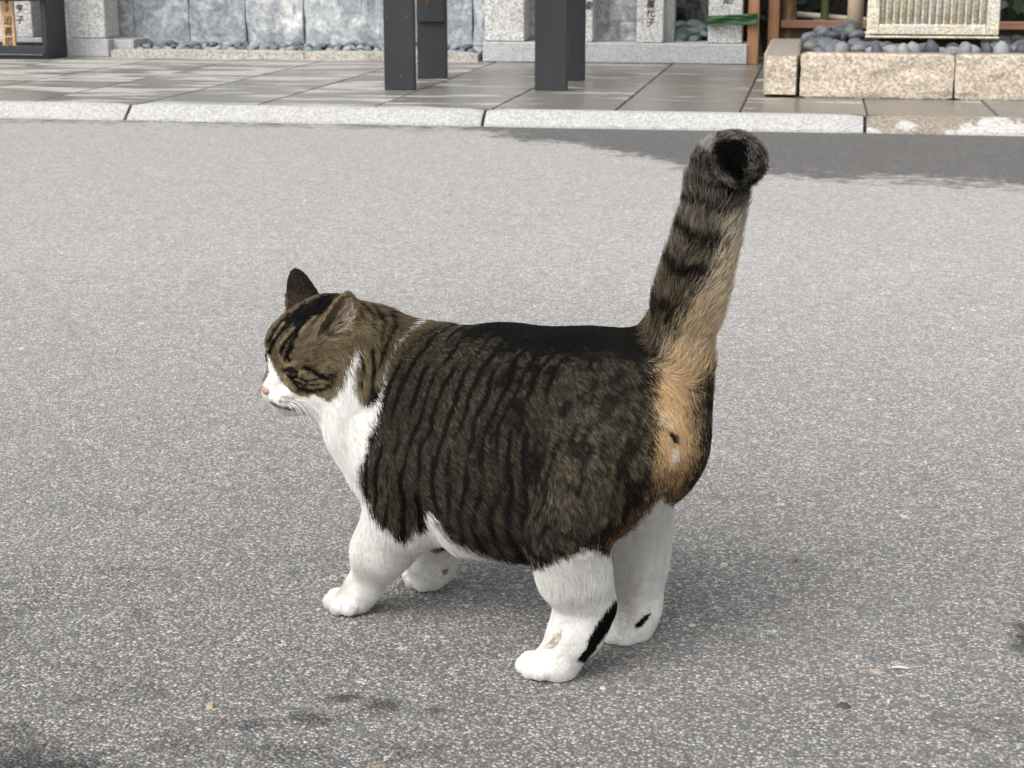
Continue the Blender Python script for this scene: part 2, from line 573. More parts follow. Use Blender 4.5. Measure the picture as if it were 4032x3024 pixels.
def rough_block(name, x0, x1, y0, y1, z0, z1, m, parent, amp=.006, freq=28, cuts=9, sides=True, bevel=.004, seed=0, loc=(0, 0, 0), chip=0.0):
    """stone block, its face to the viewer (and its other faces a little) split rough"""
    bm = bmesh.new()
    bmesh.ops.create_cube(bm, size=1)
    bmesh.ops.bevel(bm, geom=list(bm.edges), offset=bevel / max(.05, min(x1 - x0, z1 - z0)), segments=1, affect='EDGES')
    bmesh.ops.subdivide_edges(bm, edges=[e for e in bm.edges if e.calc_length() > .3], cuts=cuts, use_grid_fill=True)
    L = np.array([v.co for v in bm.verts])
    Wp = np.stack([x0 + (L[:, 0] + .5) * (x1 - x0), y0 + (L[:, 1] + .5) * (y1 - y0), z0 + (L[:, 2] + .5) * (z1 - z0)], 1)
    n1 = vnoise(Wp + seed * 3.7, freq, 1) - .5
    n2 = vnoise(Wp + seed * 3.7, freq * 3.1, 2) - .5
    dsp = amp * (n1 * 1.6 + n2 * .8)
    front = np.clip((-L[:, 1] - .3) / .2, 0, 1)
    Wp[:, 1] += dsp * front
    if sides:
        Wp[:, 0] += dsp * .5 * np.sign(L[:, 0]) * (np.abs(L[:, 0]) > .45)
        Wp[:, 2] += dsp * .25 * (L[:, 2] > .45)
    if chip:
        low = (L[:, 2] < -.4) & (L[:, 1] < -.4)
        Wp[low, 1] += chip * np.clip(vnoise(Wp[low], 18, 9) - .35, 0, 1) * 2
    for v, p in zip(bm.verts, Wp):
        v.co = p - np.array(loc)
    o = obj(name, bm, m, parent, loc if parent is None else (0, 0, 0), smooth=True)
    o.data.set_sharp_from_angle(angle=math.radians(35))
    return o


# ---------------------------------------------------------------- stone wall with the pebble bed before it
YW, YE = 7.43, 7.175
wall = empty("retaining_wall", (-2.1, YW, PZ), 0, "low wall of rough split blue-grey slabs with white streaks between two granite pillars", "wall")
cuts_px = [455, 527, 748, 972, 1199, 1425, 1650, 1862, 1925]
xs = [on_plane_y(c, 150, YW).x for c in cuts_px]
for i, (a, b) in enumerate(zip(xs[:-1], xs[1:])):
    rough_block("stone_slab", a + .002, b - .002, YW + tr.uniform(-.006, .006), YW + .09, PZ - .02, .95, M_SLAB, wall, .026, 15, 16, False, .003, i, loc=(0, 0, 0)).location = (2.1, -YW, -PZ)
edge = empty("bed_edging", (-2.1, YE, PZ), 0, "low weathered granite edging strip in front of the pebble bed", "edging stone")
ex = [on_plane_y(c, 220, YE).x for c in (432, 1195, 1882)]
for a, b in zip(ex[:-1], ex[1:]):
    rough_block("edging_stone", a + .002, b - .002, YE, YE + .075, PZ - .02, PZ + .034, M_EDGE, edge, .003, 30, 12, False, .004, 4).location = (2.1, -YE, -PZ)
sheet("bed_soil", -3.0, -1.3, YE + .076, YW + .02, PZ + .004, M_SOIL)

# pebble meshes
def pebble_meshes(n, seed, sub=2):
    out = []
    for k in range(n):
        bm = bmesh.new()
        bmesh.ops.create_icosphere(bm, subdivisions=sub, radius=1)
        P = np.array([v.co for v in bm.verts])
        d = 1 + (vnoise(P + seed * 9 + k * 5, 1.1, k) - .5) * .45
        for v, s in zip(bm.verts, d):
            v.co = v.co * s
        me = bpy.data.meshes.new("pebble")
        bm.to_mesh(me)
        bm.free()
        me.polygons.foreach_set("use_smooth", [True] * len(me.polygons))
        out.append(me)
    return out


BIG_TONES = (("dark slate-grey", (.048, .052, .062), (.11, .115, .13)), ("mid blue-grey", (.085, .092, .105), (.18, .188, .20)),
             ("greenish grey", (.095, .108, .10), (.19, .205, .195)), ("pale grey speckled", (.18, .185, .183), (.34, .345, .34)))
SMALL_TONES = (("dark blue-green", (.085, .11, .115), (.17, .20, .205)), ("blue-grey", (.15, .175, .185), (.26, .285, .29)), ("pale grey-green", (.25, .28, .275), (.42, .44, .43)))
small, big = {}, {}
for k, (nm, c_, p_) in enumerate(SMALL_TONES):
    small[nm] = pebble_meshes(4, 1 + 7 * k)
    mt = pebble_mat(nm + " bed pebble", c_, p_, False)
    for me in small[nm]:
        me.materials.append(mt)
for k, (nm, c_, p_) in enumerate(BIG_TONES):
    big[nm] = pebble_meshes(4, 2 + 7 * k)
    mt = pebble_mat(nm + " river pebble", c_, p_, "speckled" in nm)
    for me in big[nm]:
        me.materials.append(mt)
pr_ = random.Random(11)


def put_pebble(me, loc, sc, label, group):
    o = bpy.data.objects.new("pebble", me)
    C.objects.link(o)
    o.location = loc
    o.scale = sc
    o.rotation_euler = (pr_.uniform(-.35, .35), pr_.uniform(-.35, .35), pr_.uniform(0, 6.28))
    return tag(o, label, "pebble", group)


y = YE + .098
row = 0
while y < YW - .004:
    x = ex[0] + .01 + pr_.uniform(0, .02)
    while x < ex[-1] - .01:
        r = pr_.uniform(.013, .026)
        tone = pr_.choice(list(small))
        which = sum(x > q_ for q_ in xs) - 1
        ordn = ("first", "second", "third", "fourth", "fifth", "sixth", "seventh", "last")[max(0, min(which, 7))]
        put_pebble(pr_.choice(small[tone]), (x, y + pr_.uniform(-.006, .006), PZ + .017 + row * .006 + pr_.uniform(0, .010)), (r * 1.15, r * .85, r * .62),
                   f"{tone} little pebble before the {ordn} wall slab from the left, " + ("along the edging", "in mid bed", "against the slab", "against the slab", "against the slab")[min(row, 4)],
                   "pebbles in the bed before the slab wall")
        x += r * 1.75 + pr_.uniform(0, .012)
    y += .036
    row += 1

# ---------------------------------------------------------------- granite pillars and name posts
def lettering(text, x, y, z_top, size, parent, ploc, step=None, shear=.12, xs=1.0, off=.006):
    step = step or size * 1.12
    for i, ch in enumerate(text):
        cu = bpy.data.curves.new("character", 'FONT')
        cu.body = ch
        cu.size = size
        cu.align_x = 'CENTER'
        cu.extrude = .0004
        cu.offset = off * size
        cu.shear = shear
        o = bpy.data.objects.new("character", cu)
        C.objects.link(o)
        o.rotation_euler = (math.radians(90), math.radians(tr.uniform(-4, 4)), 0)
        o.scale = (xs, 1, 1)
        o.location = (x - ploc[0] + tr.uniform(-.02, .02) * size, y - ploc[1], z_top - size * .86 - i * step - ploc[2])
        cu.materials.append(M_INK)
        bpy.context.view_layer.update()
        me = bpy.data.meshes.new_from_object(o.evaluated_get(bpy.context.evaluated_depsgraph_get()))
        me.name = "character"
        o2 = bpy.data.objects.new("character", me)
        C.objects.link(o2)
        o2.rotation_euler, o2.scale, o2.location = o.rotation_euler, o.scale, o.location
        bpy.data.objects.remove(o)
        o2.name = "character"
        o2.parent = parent


def X(px, py, Y):
    return on_plane_y(px, py, Y).x


def Z(px, py, Y):
    return on_plane_y(px, py, Y).z


def part_box(name, parent, x0, x1, y0, y1, z0, z1, m, bevel=.002, seg=1):
    l = parent.location
    o = obj(name, box_bm(x0 - l.x, x1 - l.x, y0 - l.y, y1 - l.y, z0 - l.z, z1 - l.z, bevel, seg), m, parent)
    return o


zb = Z(350, 153, 7.2)
gp = empty("granite_pillar", (-3.06, 7.2, PZ), 0, "square speckled granite pillar on a grey base, beside the black frame with the tablet", "pillar", "square granite pillars of the stone fence")
part_box("base_block", gp, X(268, 228, 7.2), X(429, 228, 7.2), 7.2, 7.43, PZ, zb, M_GRANB, .004)
part_box("base_return", gp, X(433, 200, 7.24), X(433, 200, 7.24) + .10, 7.26, 7.43, PZ, zb - .004, M_GRANB, .003)
part_box("shaft", gp, X(272, 100, 7.21), X(412, 100, 7.21), 7.212, 7.37, zb + .002, 1.25, M_GRAN, .004)
fence = empty("stone_fence", (-.8, 7.165, PZ), 0, "grey granite fence of inscribed upright posts on a long low base", "stone fence")
zf = Z(2000, 166, 7.165)
part_box("base_block", fence, X(1900, 246, 7.165), X(2940, 249, 7.165), 7.165, 7.40, PZ, zf, M_GRANB, .004)
part_box("pillar", fence, X(1908, 100, 7.19), X(2064, 100, 7.19), 7.19, 7.35, zf + .002, 1.25, M_GRAN, .004)
for (a, b), txt, ztop in (((2222, 2334), "亜", 40), ((2507, 2612), "嘉代子", 120), ((2789, 2923), "助", 24)):
    xa, xb = X(a, 80, 7.2), X(b, 80, 7.2)
    po = part_box("post", fence, xa, xb, 7.2, 7.31, zf + .0015, 1.0, M_GRAN, .003)
    if txt == "嘉代子":
        lettering(txt, (xa + xb) / 2, 7.1985, Z(2560, -2, 7.2), .035, po, (fence.location.x, fence.location.y, fence.location.z), .036)
    elif txt == "助":
        lettering(txt, (xa + xb) / 2 + .008, 7.1985, Z(2850, -22, 7.2), .040, po, tuple(fence.location))
    else:
        lettering(txt, xb - .018, 7.1985, Z(2300, 5, 7.2), .034, po, tuple(fence.location))
# dark stones that fill the bays of the fence
for i, (a, b, yy, t0) in enumerate(((2068, 2222, 7.36, .9), (2352, 2420, 7.37, .8), (2420, 2507, 7.35, .9))):
    rough_block("infill_stone", X(a, 100, yy) - .02, X(b, 100, yy) + .01, yy, yy + .09, zf - .03, t0, M_SLAB, fence, .03, 14, 10, False, .003, 20 + i).location = tuple(-np.array(fence.location))
rough_block("infill_stone", X(2440, 150, 7.33), X(2506, 150, 7.33), 7.325, 7.35, zf + .001, zf + .075, M_SLAB, fence, .015, 20, 6, False, .006, 31).location = tuple(-np.array(fence.location))
M_DARKSTONE = granite("dark bark-like stone", (.11, .105, .10), (.035, .034, .033), .5, 60, .9, .2)
rough_block("infill_stone", X(2618, 100, 7.34), X(2660, 100, 7.34), 7.30, 7.36, zf + .001, .9, M_GRANB, fence, .01, 20, 8, False, .004, 33).location = tuple(-np.array(fence.location))
rough_block("infill_stone", X(2655, 60, 7.55), X(2800, 60, 7.55), 7.55, 7.65, zf - .05, .9, M_DARKSTONE, fence, .06, 14, 14, False, .004, 34).location = tuple(-np.array(fence.location))
for k in range(16):
    px_ = pr_.uniform(2660, 2785)
    yy = pr_.uniform(7.36, 7.52)
    r = pr_.uniform(.018, .036)
    put_pebble(pr_.choice(small[('dark blue-green', 'blue-grey')[k % 2]]), (X(px_, 140, yy), yy, zf + .004 + (yy - 7.36) * .35), (r * 1.2, r * .9, r * .6), ("dark blue-green", "blue-grey")[k % 2] + " pebble in the dark hollow left of the post with the green band", "pebbles in the hollow of the fence")

# green band tied round the end post and the red post
bandm = NT("green fabric").out(srgb(52, 84, 56), .6, .3)
ga, gb = on_plane_y(2786, 76, 7.185), on_plane_y(2984, 70, 7.172)
bm = bmesh.new()
cols = []
for i in range(25):
    u = i / 24
    p = ga.lerp(gb, u)
    zc0 = Z(2786 + u * 198, 63 - 12 * u, 7.18)
    zc1 = Z(2786 + u * 198, 103 - 7 * u, 7.18)
    c = []
    for j in range(13):
        w = j / 12
        z = zc0 + (zc1 - zc0) * w
        fold = .0045 * math.sin(w * 8 + u * 5.5 + 1.4 * math.sin(u * 4 + w * 2)) + .0022 * math.sin(w * 19 - u * 9 + 2 * math.sin(u * 3)) + .002 * math.sin(u * 13 + w * 5)
        c.append(bm.verts.new((p.x, p.y + fold - .012, z)))
    cols.append(c)
for a, b in zip(cols[:-1], cols[1:]):
    for j in range(12):
        bm.faces.new((a[j], b[j], b[j + 1], a[j + 1]))
ret = bmesh.ops.extrude_face_region(bm, geom=list(bm.faces))
bmesh.ops.translate(bm, vec=(0, .004, 0), verts=[g_ for g_ in ret['geom'] if isinstance(g_, bmesh.types.BMVert)])
tag(obj("cloth_band", bm, bandm, smooth=True), "green cloth band stretched from the inscribed end post to the red timber post", "cloth band")

# ---------------------------------------------------------------- black frame with the grave tablet at the far left
fr = empty("tablet_stand", (-3.3, 7.0, PZ), 0, "black wooden frame stand holding a tall inscribed wooden tablet", "stand")
part_box("side_board", fr, X(160, 100, 6.985), X(192, 230, 6.985), 6.985, 7.18, PZ, 1.2, M_BLACK, .003)
part_box("front_rail", fr, -3.75, X(184, 200, 6.96), 6.955, 6.984, Z(90, 213, 6.955), Z(90, 181, 6.955), M_BLACK, .003)
part_box("base_board", fr, -3.75, X(186, 230, 6.99), 6.99, 7.02, PZ, Z(90, 218, 6.99), M_BLACK, .002)
part_box("back_rail", fr, -3.75, X(172, 175, 7.16), 7.14, 7.165, Z(90, 182, 7.14), Z(90, 166, 7.14), M_BLACK, .002)
part_box("top_rail", fr, -3.75, X(166, 0, 6.96), 6.955, 6.984, Z(90, 5, 6.955), Z(90, 5, 6.955) + .06, M_BLACK, .003)
tb = empty("wooden_tablet", (X(30, 100, 7.0), 7.0, PZ + .03), 0, "narrow fresh cedar tablet with brushed black characters in the black frame", "tablet")
part_box("board", tb, X(6, 100, 7.035), X(56, 100, 7.035), 7.035, 7.048, PZ + .02, .9, M_TABLET, .001)
lettering("追善塔", (X(6, 100, 7.035) + X(56, 100, 7.035)) / 2, 7.0335, Z(30, 62, 7.034), .040, tb, tuple(tb.location), .0435, .1)
lettering("亭日", (X(6, 100, 7.035) + X(56, 100, 7.035)) / 2 + .001, 7.0335, Z(30, -6, 7.034), .026, tb, tuple(tb.location), .030, .1, .6)
ip = empty("inscribed_post", (X(90, 100, 7.25), 7.25, PZ), 0, "grey granite post with two brushed characters behind the wooden tablet", "stone post")
xa, xb = X(48, 100, 7.25), X(127, 100, 7.25)
part_box("shaft", ip, xa, xb, 7.25, 7.36, Z(90, 146, 7.25), 1.0, M_GRAN, .003)
part_box("base_block", ip, X(-60, 150, 7.24), X(170, 150, 7.24), 7.24, 7.43, PZ, Z(90, 148, 7.24), M_GRANB, .003)
lettering("亨子", X(77, 60, 7.25), 7.2485, Z(77, 16, 7.25), .038, ip, tuple(ip.location), .047, .1)
part_box("infill_stone", ip, X(127, 100, 7.37), X(272, 100, 7.37), 7.375, 7.43, PZ, .9, M_SLAB, .003)
part_box("infill_stone", ip, X(-60, 100, 7.37), X(52, 100, 7.37), 7.375, 7.43, PZ, .9, M_SLAB, .003)

# ---------------------------------------------------------------- black notice board on four plank legs
nb = empty("notice_stand", (-1.1, 5.95, PZ), 0, "tall black timber stand on four plank legs in the middle of the pavement", "notice stand")
zt = 1.75
part_box("leg", nb, X(1514, 355, 5.72), X(1632, 355, 5.72), 5.72, 5.752, PZ, zt, M_BLACK, .002)
part_box("leg", nb, X(2105, 356, 5.78), X(2231, 356, 5.78), 5.78, 5.812, PZ, zt, M_BLACK, .002)
la = part_box("leg", nb, X(1644, 310, 6.22), X(1757, 310, 6.22), 6.22, 6.252, PZ, zt, M_BLACK, .002)
part_box("leg", nb, X(2193, 310, 6.22), X(2300, 310, 6.22), 6.22, 6.252, PZ, zt, M_BLACK, .002)
part_box("batten", nb, X(1640, 80, 6.20), X(1748, 80, 6.20), 6.198, 6.219, Z(1700, 87, 6.2), .62, M_BLACK, .002)
kn = tube_bm([(0, 0, 0), (0, .004, 0)], [.012, .012], 12)
bmesh.ops.scale(kn, vec=(.8, 1, 1.5), verts=kn.verts)
obj("knot", kn, NT("knot").out((.05, .028, .012), .5, .3), nb, Vector((X(1683, 10, 6.198), 6.195, Z(1683, 10, 6.198))) - nb.location)
part_box("side_brace", nb, X(1535, 0, 5.76), X(1535, 0, 5.76) + .04, 5.753, 6.219, .80, .90, M_BLACK, .002)
part_box("side_brace", nb, X(2160, 0, 5.82), X(2160, 0, 5.82) + .04, 5.813, 6.219, .80, .90, M_BLACK, .002)
part_box("board", nb, -1.45, -.75, 5.85, 5.88, .95, 1.65, M_BLACK, .002)
nail = NT("nail").out((.13, .125, .12), .5, .4)
for px_, py_ in ((1524, 65), (1603, 65), (1578, 300)):
    bmn = bmesh.new()
    bmesh.ops.create_uvsphere(bmn, u_segments=8, v_segments=5, radius=.0028)
    obj("nail", bmn, nail, nb, Vector((X(px_, py_, 5.719), 5.719, Z(px_, py_, 5.719))) - nb.location)

# ---------------------------------------------------------------- red timber posts, trunk, rails
def timber_post(px0, px1, Y, z0, z1, label, d=.05, m=M_ORANGE):
    xa, xb = X(px0, 120, Y), X(px1, 120, Y)
    bm = box_bm(-(xb - xa) / 2, (xb - xa) / 2, 0, d, 0, z1 - z0, .003)
    return tag(obj("timber_post", bm, m, None, ((xa + xb) / 2, Y, z0)), label, "post")


timber_post(2944, 2987, 7.185, PZ, 1.6, "red-brown timber post at the end of the stone fence wrapped by the green band")
timber_post(3023, 3066, 7.35, .02, 1.6, "red-brown timber post with an orange scar behind the planter's left corner")
p_ = empty("planted_tree", (X(3095, 140, 7.45), 7.45, .03), 0, "rough brown tree trunk standing against the second red timber post", "tree")
t = NT("bark")
v_b = t.coords("Object")
nb1 = t.noise(t.mapping(v_b, (26, 26, 5)), 1.0, 6, .7, .5)
t.bump(nb1, .9, .02)
bark = t.out(t.ramp(nb1, [(.3, (.035, .022, .013)), (.55, (.14, .095, .05)), (.75, (.26, .18, .10))]), .9, .2)
bmT = tube_bm([(tr.uniform(-.002, .002), 0, .06 * i) for i in range(30)], [.040 - .0004 * i for i in range(30)], 14, True, None, .16)
obj("trunk", bmT, bark, p_, smooth=True)
M_LEAF = NT("dark leaf").out((.018, .032, .014), .5, .35)


def leaf_mass(name, parent, x0, x1, y0, y1, z0, z1, n, seed, m, size=.05):
    r = np.random.default_rng(seed)
    c = np.stack([r.uniform(x0, x1, n), r.uniform(y0, y1, n), r.uniform(z0, z1, n)], 1)
    keep = vnoise(c, 5, seed) > .36
    c = c[keep]
    n = len(c)
    d = r.normal(0, 1, (n, 3))
    d[:, 2] -= .5
    d /= np.linalg.norm(d, axis=1)[:, None]
    w = np.cross(d, r.normal(0, 1, (n, 3)))
    w /= np.linalg.norm(w, axis=1)[:, None]
    s = r.uniform(.6, 1.2, n)[:, None] * size
    V = np.stack([c, c + d * s * .5 + w * s * .28, c + d * s, c + d * s * .5 - w * s * .28], 1).reshape(-1, 3)
    F = np.arange(4 * n).reshape(n, 4)
    me = bpy.data.meshes.new(name)
    me.from_pydata(V.tolist(), [], F.tolist())
    return link_mesh(name, me, m, parent)


lc = leaf_mass("crown", p_, -.5, .5, -.3, .5, 1.5, 2.4, 2600, 5, M_LEAF, .08)
hedge = empty("hedge", (.5, 8.0, .03), 0, "dark dense evergreen hedge behind the low rail on the right", "hedge")
leaf_mass("foliage", hedge, -1.0, 1.6, -.35, .25, -.02, 1.5, 9000, 6, M_LEAF, .07)
obj("hedge_core", box_bm(-1.0, 1.6, -.12, .25, -.02, 1.4), M_SOIL, hedge)
for i in range(9):
    xx = -.95 + i * .3 + tr.uniform(-.08, .08)
    obj("stem", tube_bm([(xx, -.30, -.02), (xx + tr.uniform(-.12, .12), -.33, .5), (xx + tr.uniform(-.3, .3), -.3, 1.1)], [.009, .007, .005], 6), bark, hedge)
zr0, zr1 = Z(3230, 113, 7.35), Z(3230, 82, 7.35)
rail = empty("low_rail", (.3, 7.4, .03), 0, "low reddish-brown timber rail behind the granite planter", "rail")
part_box("rail", rail, X(3124, 100, 7.4) - .05, 1.6, 7.375, 7.42, zr0, zr1, M_RAIL, .003)
part_box("kick_board", rail, X(3124, 130, 7.42) - .05, 1.6, 7.425, 7.445, .02, zr0 - .004, timber("dark board", (.045, .035, .028), (.11, .085, .065), 1, .8, .2, 'x'), .002)
part_box("foot", rail, 1.1, 1.15, 7.46, 7.5, .02, zr1, M_RAIL, .003)
part_box("foot", rail, -.02, .03, 7.46, 7.5, .02, zr1, M_RAIL, .003)
pl = empty("bamboo_pole", on_plane_y(3225, 62, 7.6), 0, "pale beige pole lying level behind the red-brown rail", "pole")
a, b = on_plane_y(3090, 52, 7.6) - pl.location, on_plane_y(3420, 80, 7.6) - pl.location
obj("culm", tube_bm([a, b], [.0125, .0125], 14), timber("pale pole", (.35, .31, .24), (.50, .45, .36), .6, .5, .4, 'x'), pl, smooth=True)
gpn = empty("green_bamboo", on_plane_y(3246, 82, 7.52), 0, "dark green bamboo culm standing behind the rail", "bamboo")
gl = NT("green culm").out((.055, .072, .022), .4, .4)
zz = [i * .16 - .05 for i in range(10)]
for i in range(9):
    obj("culm", tube_bm([(0, 0, zz[i]), (0, 0, zz[i] + .005), (0, 0, zz[i] + .15), (0, 0, zz[i] + .16)], [.0195, .0175, .0175, .0195], 14), gl, gpn, smooth=True)
pp = empty("round_post", on_plane_y(3364, 140, 6.75), 0, "smooth pale round timber post standing beside the fluted stone block", "post")
pp.location.z = .15
rp = (X(3395, 60, 6.75) - X(3333, 60, 6.75)) / 2
zq = Z(3364, 140, 6.75) - .15
obj("shaft", tube_bm([(0, 0, zq), (0, 0, zq + .3), (0, 0, 1.3)], [rp * 1.02, rp, rp * .97], 24), M_PALEPOLE, pp, smooth=True)
obj("foot", tube_bm([(0, 0, -.05), (0, 0, zq - .001)], [rp * .86, rp * .86], 20), M_ORANGE, pp, smooth=True)

# ---------------------------------------------------------------- granite planter, fluted block, pebbles
pla = empty("planter", (.4, 5.64, PZ), 0, "long low planter bed walled with buff split granite blocks", "planter")
YP = 5.637
ztop = Z(3100, 208, YP)
ml = -np.array(pla.location)
xj0, xj1, xj2 = -.163, X(3148, 300, YP), X(3760, 300, YP)
blk = rough_block("stone_block", xj0, xj1 - .003, YP, 6.55, PZ, ztop, M_PINK, pla, .006, 30, 16, True, .008, 41, chip=.012)
blk.location = tuple(ml)
blk["label"] = "corner block with a smooth brown top running back from the face"
blk.data.materials.append(M_PINKTOP)
for f in blk.data.polygons:
    if f.normal.z > .8 and f.center.z > ztop - .02:
        f.material_index = 1
for i, (a, b) in enumerate(((xj1 + .003, xj2 - .003), (xj2 + .003, xj2 + .50), (xj2 + .506, xj2 + 1.0))):
    bk = rough_block("stone_block", a, b, YP + .002 * i, YP + .095, PZ, ztop + .001 * i, M_PINK, pla, .007, 30, 18, True, .006, 42 + i, chip=.006)
    bk.location = tuple(ml)
    bk.data.materials.append(M_PINKTOP)
    for f in bk.data.polygons:
        if f.normal.z > .8 and f.center.z > ztop - .02:
            f.material_index = 1
part_box("stone_block", pla, xj1 + .003, 1.4, 6.46, 6.55, PZ, ztop - .012, M_PINKTOP, .006)
part_box("soil", pla, xj1 + .003, 1.4, YP + .1, 6.458, PZ, ztop - .022, M_SOIL, 0)

YB = 6.02
bx0, bx1 = X(3414, 80, YB), X(3936, 80, YB)
zb0 = Z(3660, 147, YB)
fb = empty("fluted_block", ((bx0 + bx1) / 2, YB, zb0), 0, "weathered pale stone block with a panel of upright flutes standing in the planter", "stone block")
M_BASIN = granite("weathered pale stone", (.64, .61, .53), (.33, .31, .26), .5, 200, .8, .75, (.30, .25, .15), .4, (1.0, .93, .75))
fx0, fx1 = X(3464, 50, YB), X(3890, 50, YB)
zp = Z(3660, 97, YB)
H1 = zb0 + .55
part_box("core", fb, bx0 + .012, bx1 - .012, YB + .014, YB + .30, zb0 + .004, H1, M_BASIN, .004)
part_box("stile", fb, bx0, fx0, YB, YB + .013, zb0 + .008, H1, M_BASIN, .003)
part_box("stile", fb, fx1, bx1, YB, YB + .013, zb0 + .008, H1, M_BASIN, .003)
part_box("bottom_rail", fb, fx0 + .0006, fx1 - .0006, YB + .0005, YB + .0132, zb0 + .008, zp, M_BASIN, .003)
part_box("plinth", fb, bx0 - .004, bx1 + .004, YB - .003, YB + .31, zb0 - .004, zb0 + .0035, M_BASIN, .003)
part_box("foot", fb, bx0 + .05, bx1 - .05, YB + .05, YB + .28, ztop - .022, zb0 - .0045, M_SOIL, .003)
nfl = 15
for k in range(nfl):
    xx = fx0 + (k + .5) * (fx1 - fx0) / nfl
    rr = (fx1 - fx0) / nfl * .36
    bm = bmesh.new()
    pro = [(math.cos(a_) * rr, -math.sin(a_) * rr * 1.05) for a_ in np.linspace(math.pi, 0, 9)]
    lo_, hi_ = zp - .004, H1 - .02
    for q0, q1 in zip(pro[:-1], pro[1:]):
        pass
    bot = [bm.verts.new((x_, y_, lo_)) for x_, y_ in pro]
    mid_ = [bm.verts.new((x_, y_, lo_ + .2)) for x_, y_ in pro]
    top = [bm.verts.new((x_, y_, hi_)) for x_, y_ in pro]
    for A_, B_ in ((bot, mid_), (mid_, top)):
        for i in range(8):
            bm.faces.new((A_[i], A_[i + 1], B_[i + 1], B_[i]))
    bm.faces.new(bot[::-1])
    bm.faces.new(top)
    obj("flute", bm, M_BASIN, fb, (xx - fb.location.x, YB + .0142 - fb.location.y, -fb.location.z), smooth=True)

# large pebbles, layer on layer, heaped at the left beside the round post
placed = []
LAB = "smooth grey river pebble among many in the granite planter"
GRP = "grey river pebbles in the granite planter"


def free(x, y, r, z):
    return all((x - a) ** 2 + (y - b) ** 2 + ((z - d) * 1.6) ** 2 > ((r + c) * .80) ** 2 for a, b, c, d in placed)


def lay(x, y, z, r, heap):
    placed.append((x, y, r, z))
    names = list(big)
    tone = names[pr_.choice((0, 0, 1, 1, 2)) if heap > .012 or y > YP + .25 else pr_.choice((0, 1, 2, 3, 3))]
    if heap > .024:
        place = "on top of the heap left of the round post"
    elif heap > .012:
        place = "on the flank of the heap beside the round post"
    elif y < YP + .19:
        place = ("in the front row behind the corner block" if x < xj1 + .12 else "in the front row left of the fluted block" if x < bx0 else
                 "in front under the fluted block's left half" if x < (bx0 + bx1) / 2 else
                 "in front under the fluted block's right half" if x < bx1 else "in the front row right of the fluted block")
    else:
        place = ("behind the front row beside the corner block" if x < xj1 + .12 else "behind the front row left of the fluted block" if x < bx0 else
                 "behind the front row below the fluted block" if x < bx1 else "behind the front row right of the fluted block")
    size = "large" if r > .033 else "small" if r < .027 else "middling"
    tall = y < YP + .19 and pr_.random() < .4
    f = pr_.uniform(.95, 1.15) if tall else pr_.uniform(.6, .82)
    put_pebble(pr_.choice(big[tone]), (x, y, z + (.006 if tall else 0)), (r * (pr_.uniform(.7, .85) if tall else pr_.uniform(1.0, 1.35)), r * pr_.uniform(.75, .95), r * f),
               f"{size} {tone} pebble {place}", GRP)


xL, xR = xj1 + .03, 1.0
for layer in range(1, 3):
    tries = 1200 if layer < 2 else 600
    for _ in range(tries):
        x, y_ = pr_.uniform(xL, xR), pr_.uniform(YP + .125, 6.43)
        heap = math.exp(-((x - .12) / .16) ** 2 - ((y_ - 6.22) / .22) ** 2) * .034 + math.exp(-((x - .85) / .2) ** 2 - ((y_ - 6.2) / .2) ** 2) * .02
        z = ztop - .030 + layer * .024 + heap
        if layer == 2 and heap < .012:
            continue
        r = pr_.uniform(.022, .038)
        if bx0 - .03 < x < bx1 + .03 and y_ > YB - .035:
            continue
        if (x - pp.location.x) ** 2 + (y_ - 6.75) ** 2 < .03 ** 2:
            continue
        if len(placed) < 270 and free(x, y_, r, z):
            lay(x, y_, z, r, heap)

# ---------------------------------------------------------------- bits lying on the road
bit_mats = [NT("pale chip").out((.48, .47, .45), .7), NT("cream chip").out((.36, .28, .20), .7), NT("grey chip").out((.28, .30, .31), .6), NT("brown leaf").out((.20, .12, .06), .7), NT("dark chip").out((.05, .05, .055), .7)]
br = random.Random(21)


def chip(px, py, size, m, label, name="stone_chip", cat_="stone chip", group="loose chips on the road", aspect=.7):
    p = on_plane_z(px, py, 0)
    bm = bmesh.new()
    n = 7
    a0 = br.uniform(0, 6.28)
    top = []
    for i in range(n):
        a_ = 6.283 * i / n
        r = size * br.uniform(.7, 1.1)
        top.append((r * math.cos(a_), r * math.sin(a_) * aspect))
    vb = [bm.verts.new((x * 1.1, y_ * 1.1, -.001)) for x, y_ in top]
    vt = [bm.verts.new((x * .8, y_ * .8, size * .28)) for x, y_ in top]
    for i in range(n):
        bm.faces.new((vb[i], vb[(i + 1) % n], vt[(i + 1) % n], vt[i]))
    bm.faces.new(vt)
    o = obj(name, bm, m, None, (p.x, p.y, .001))
    o.rotation_euler = (0, 0, a0)
    return tag(o, label, cat_, group)


for px_, py_, s_, mi, lb in ((900, 2225, .0030, 0, "white stone chip on the road left of the cat's front paw"), (2373, 2713, .0026, 0, "small white chip on the road behind the near hind paw"),
                             (3500, 2764, .0028, 0, "white chip on the road at the lower right"), (2850, 2225, .0038, 0, "white flat flake on the road right of the hind legs"),
                             (3455, 2650, .0048, 1, "tan stone chip on the road beside the white sliver"), (828, 2783, .0048, 1, "tan stone chip on the road at the lower left"),
                             (440, 2425, .0045, 2, "grey blue flat stone chip on the road left of the cat"), (3325, 2785, .0058, 4, "dark grey stone chip on the road at the lower right"),
                             (2725, 2465, .0030, 0, "pale flake on the road beside the far hind paw")):
    chip(px_, py_, s_, bit_mats[mi], lb, aspect=.55)
pq = on_plane_z(3545, 2628, .002)
bm = tube_bm([(-.006, 0, .0018), (0, .0005, .0022), (.006, -.0004, .0018)], [.0009, .0011, .0008], 6)
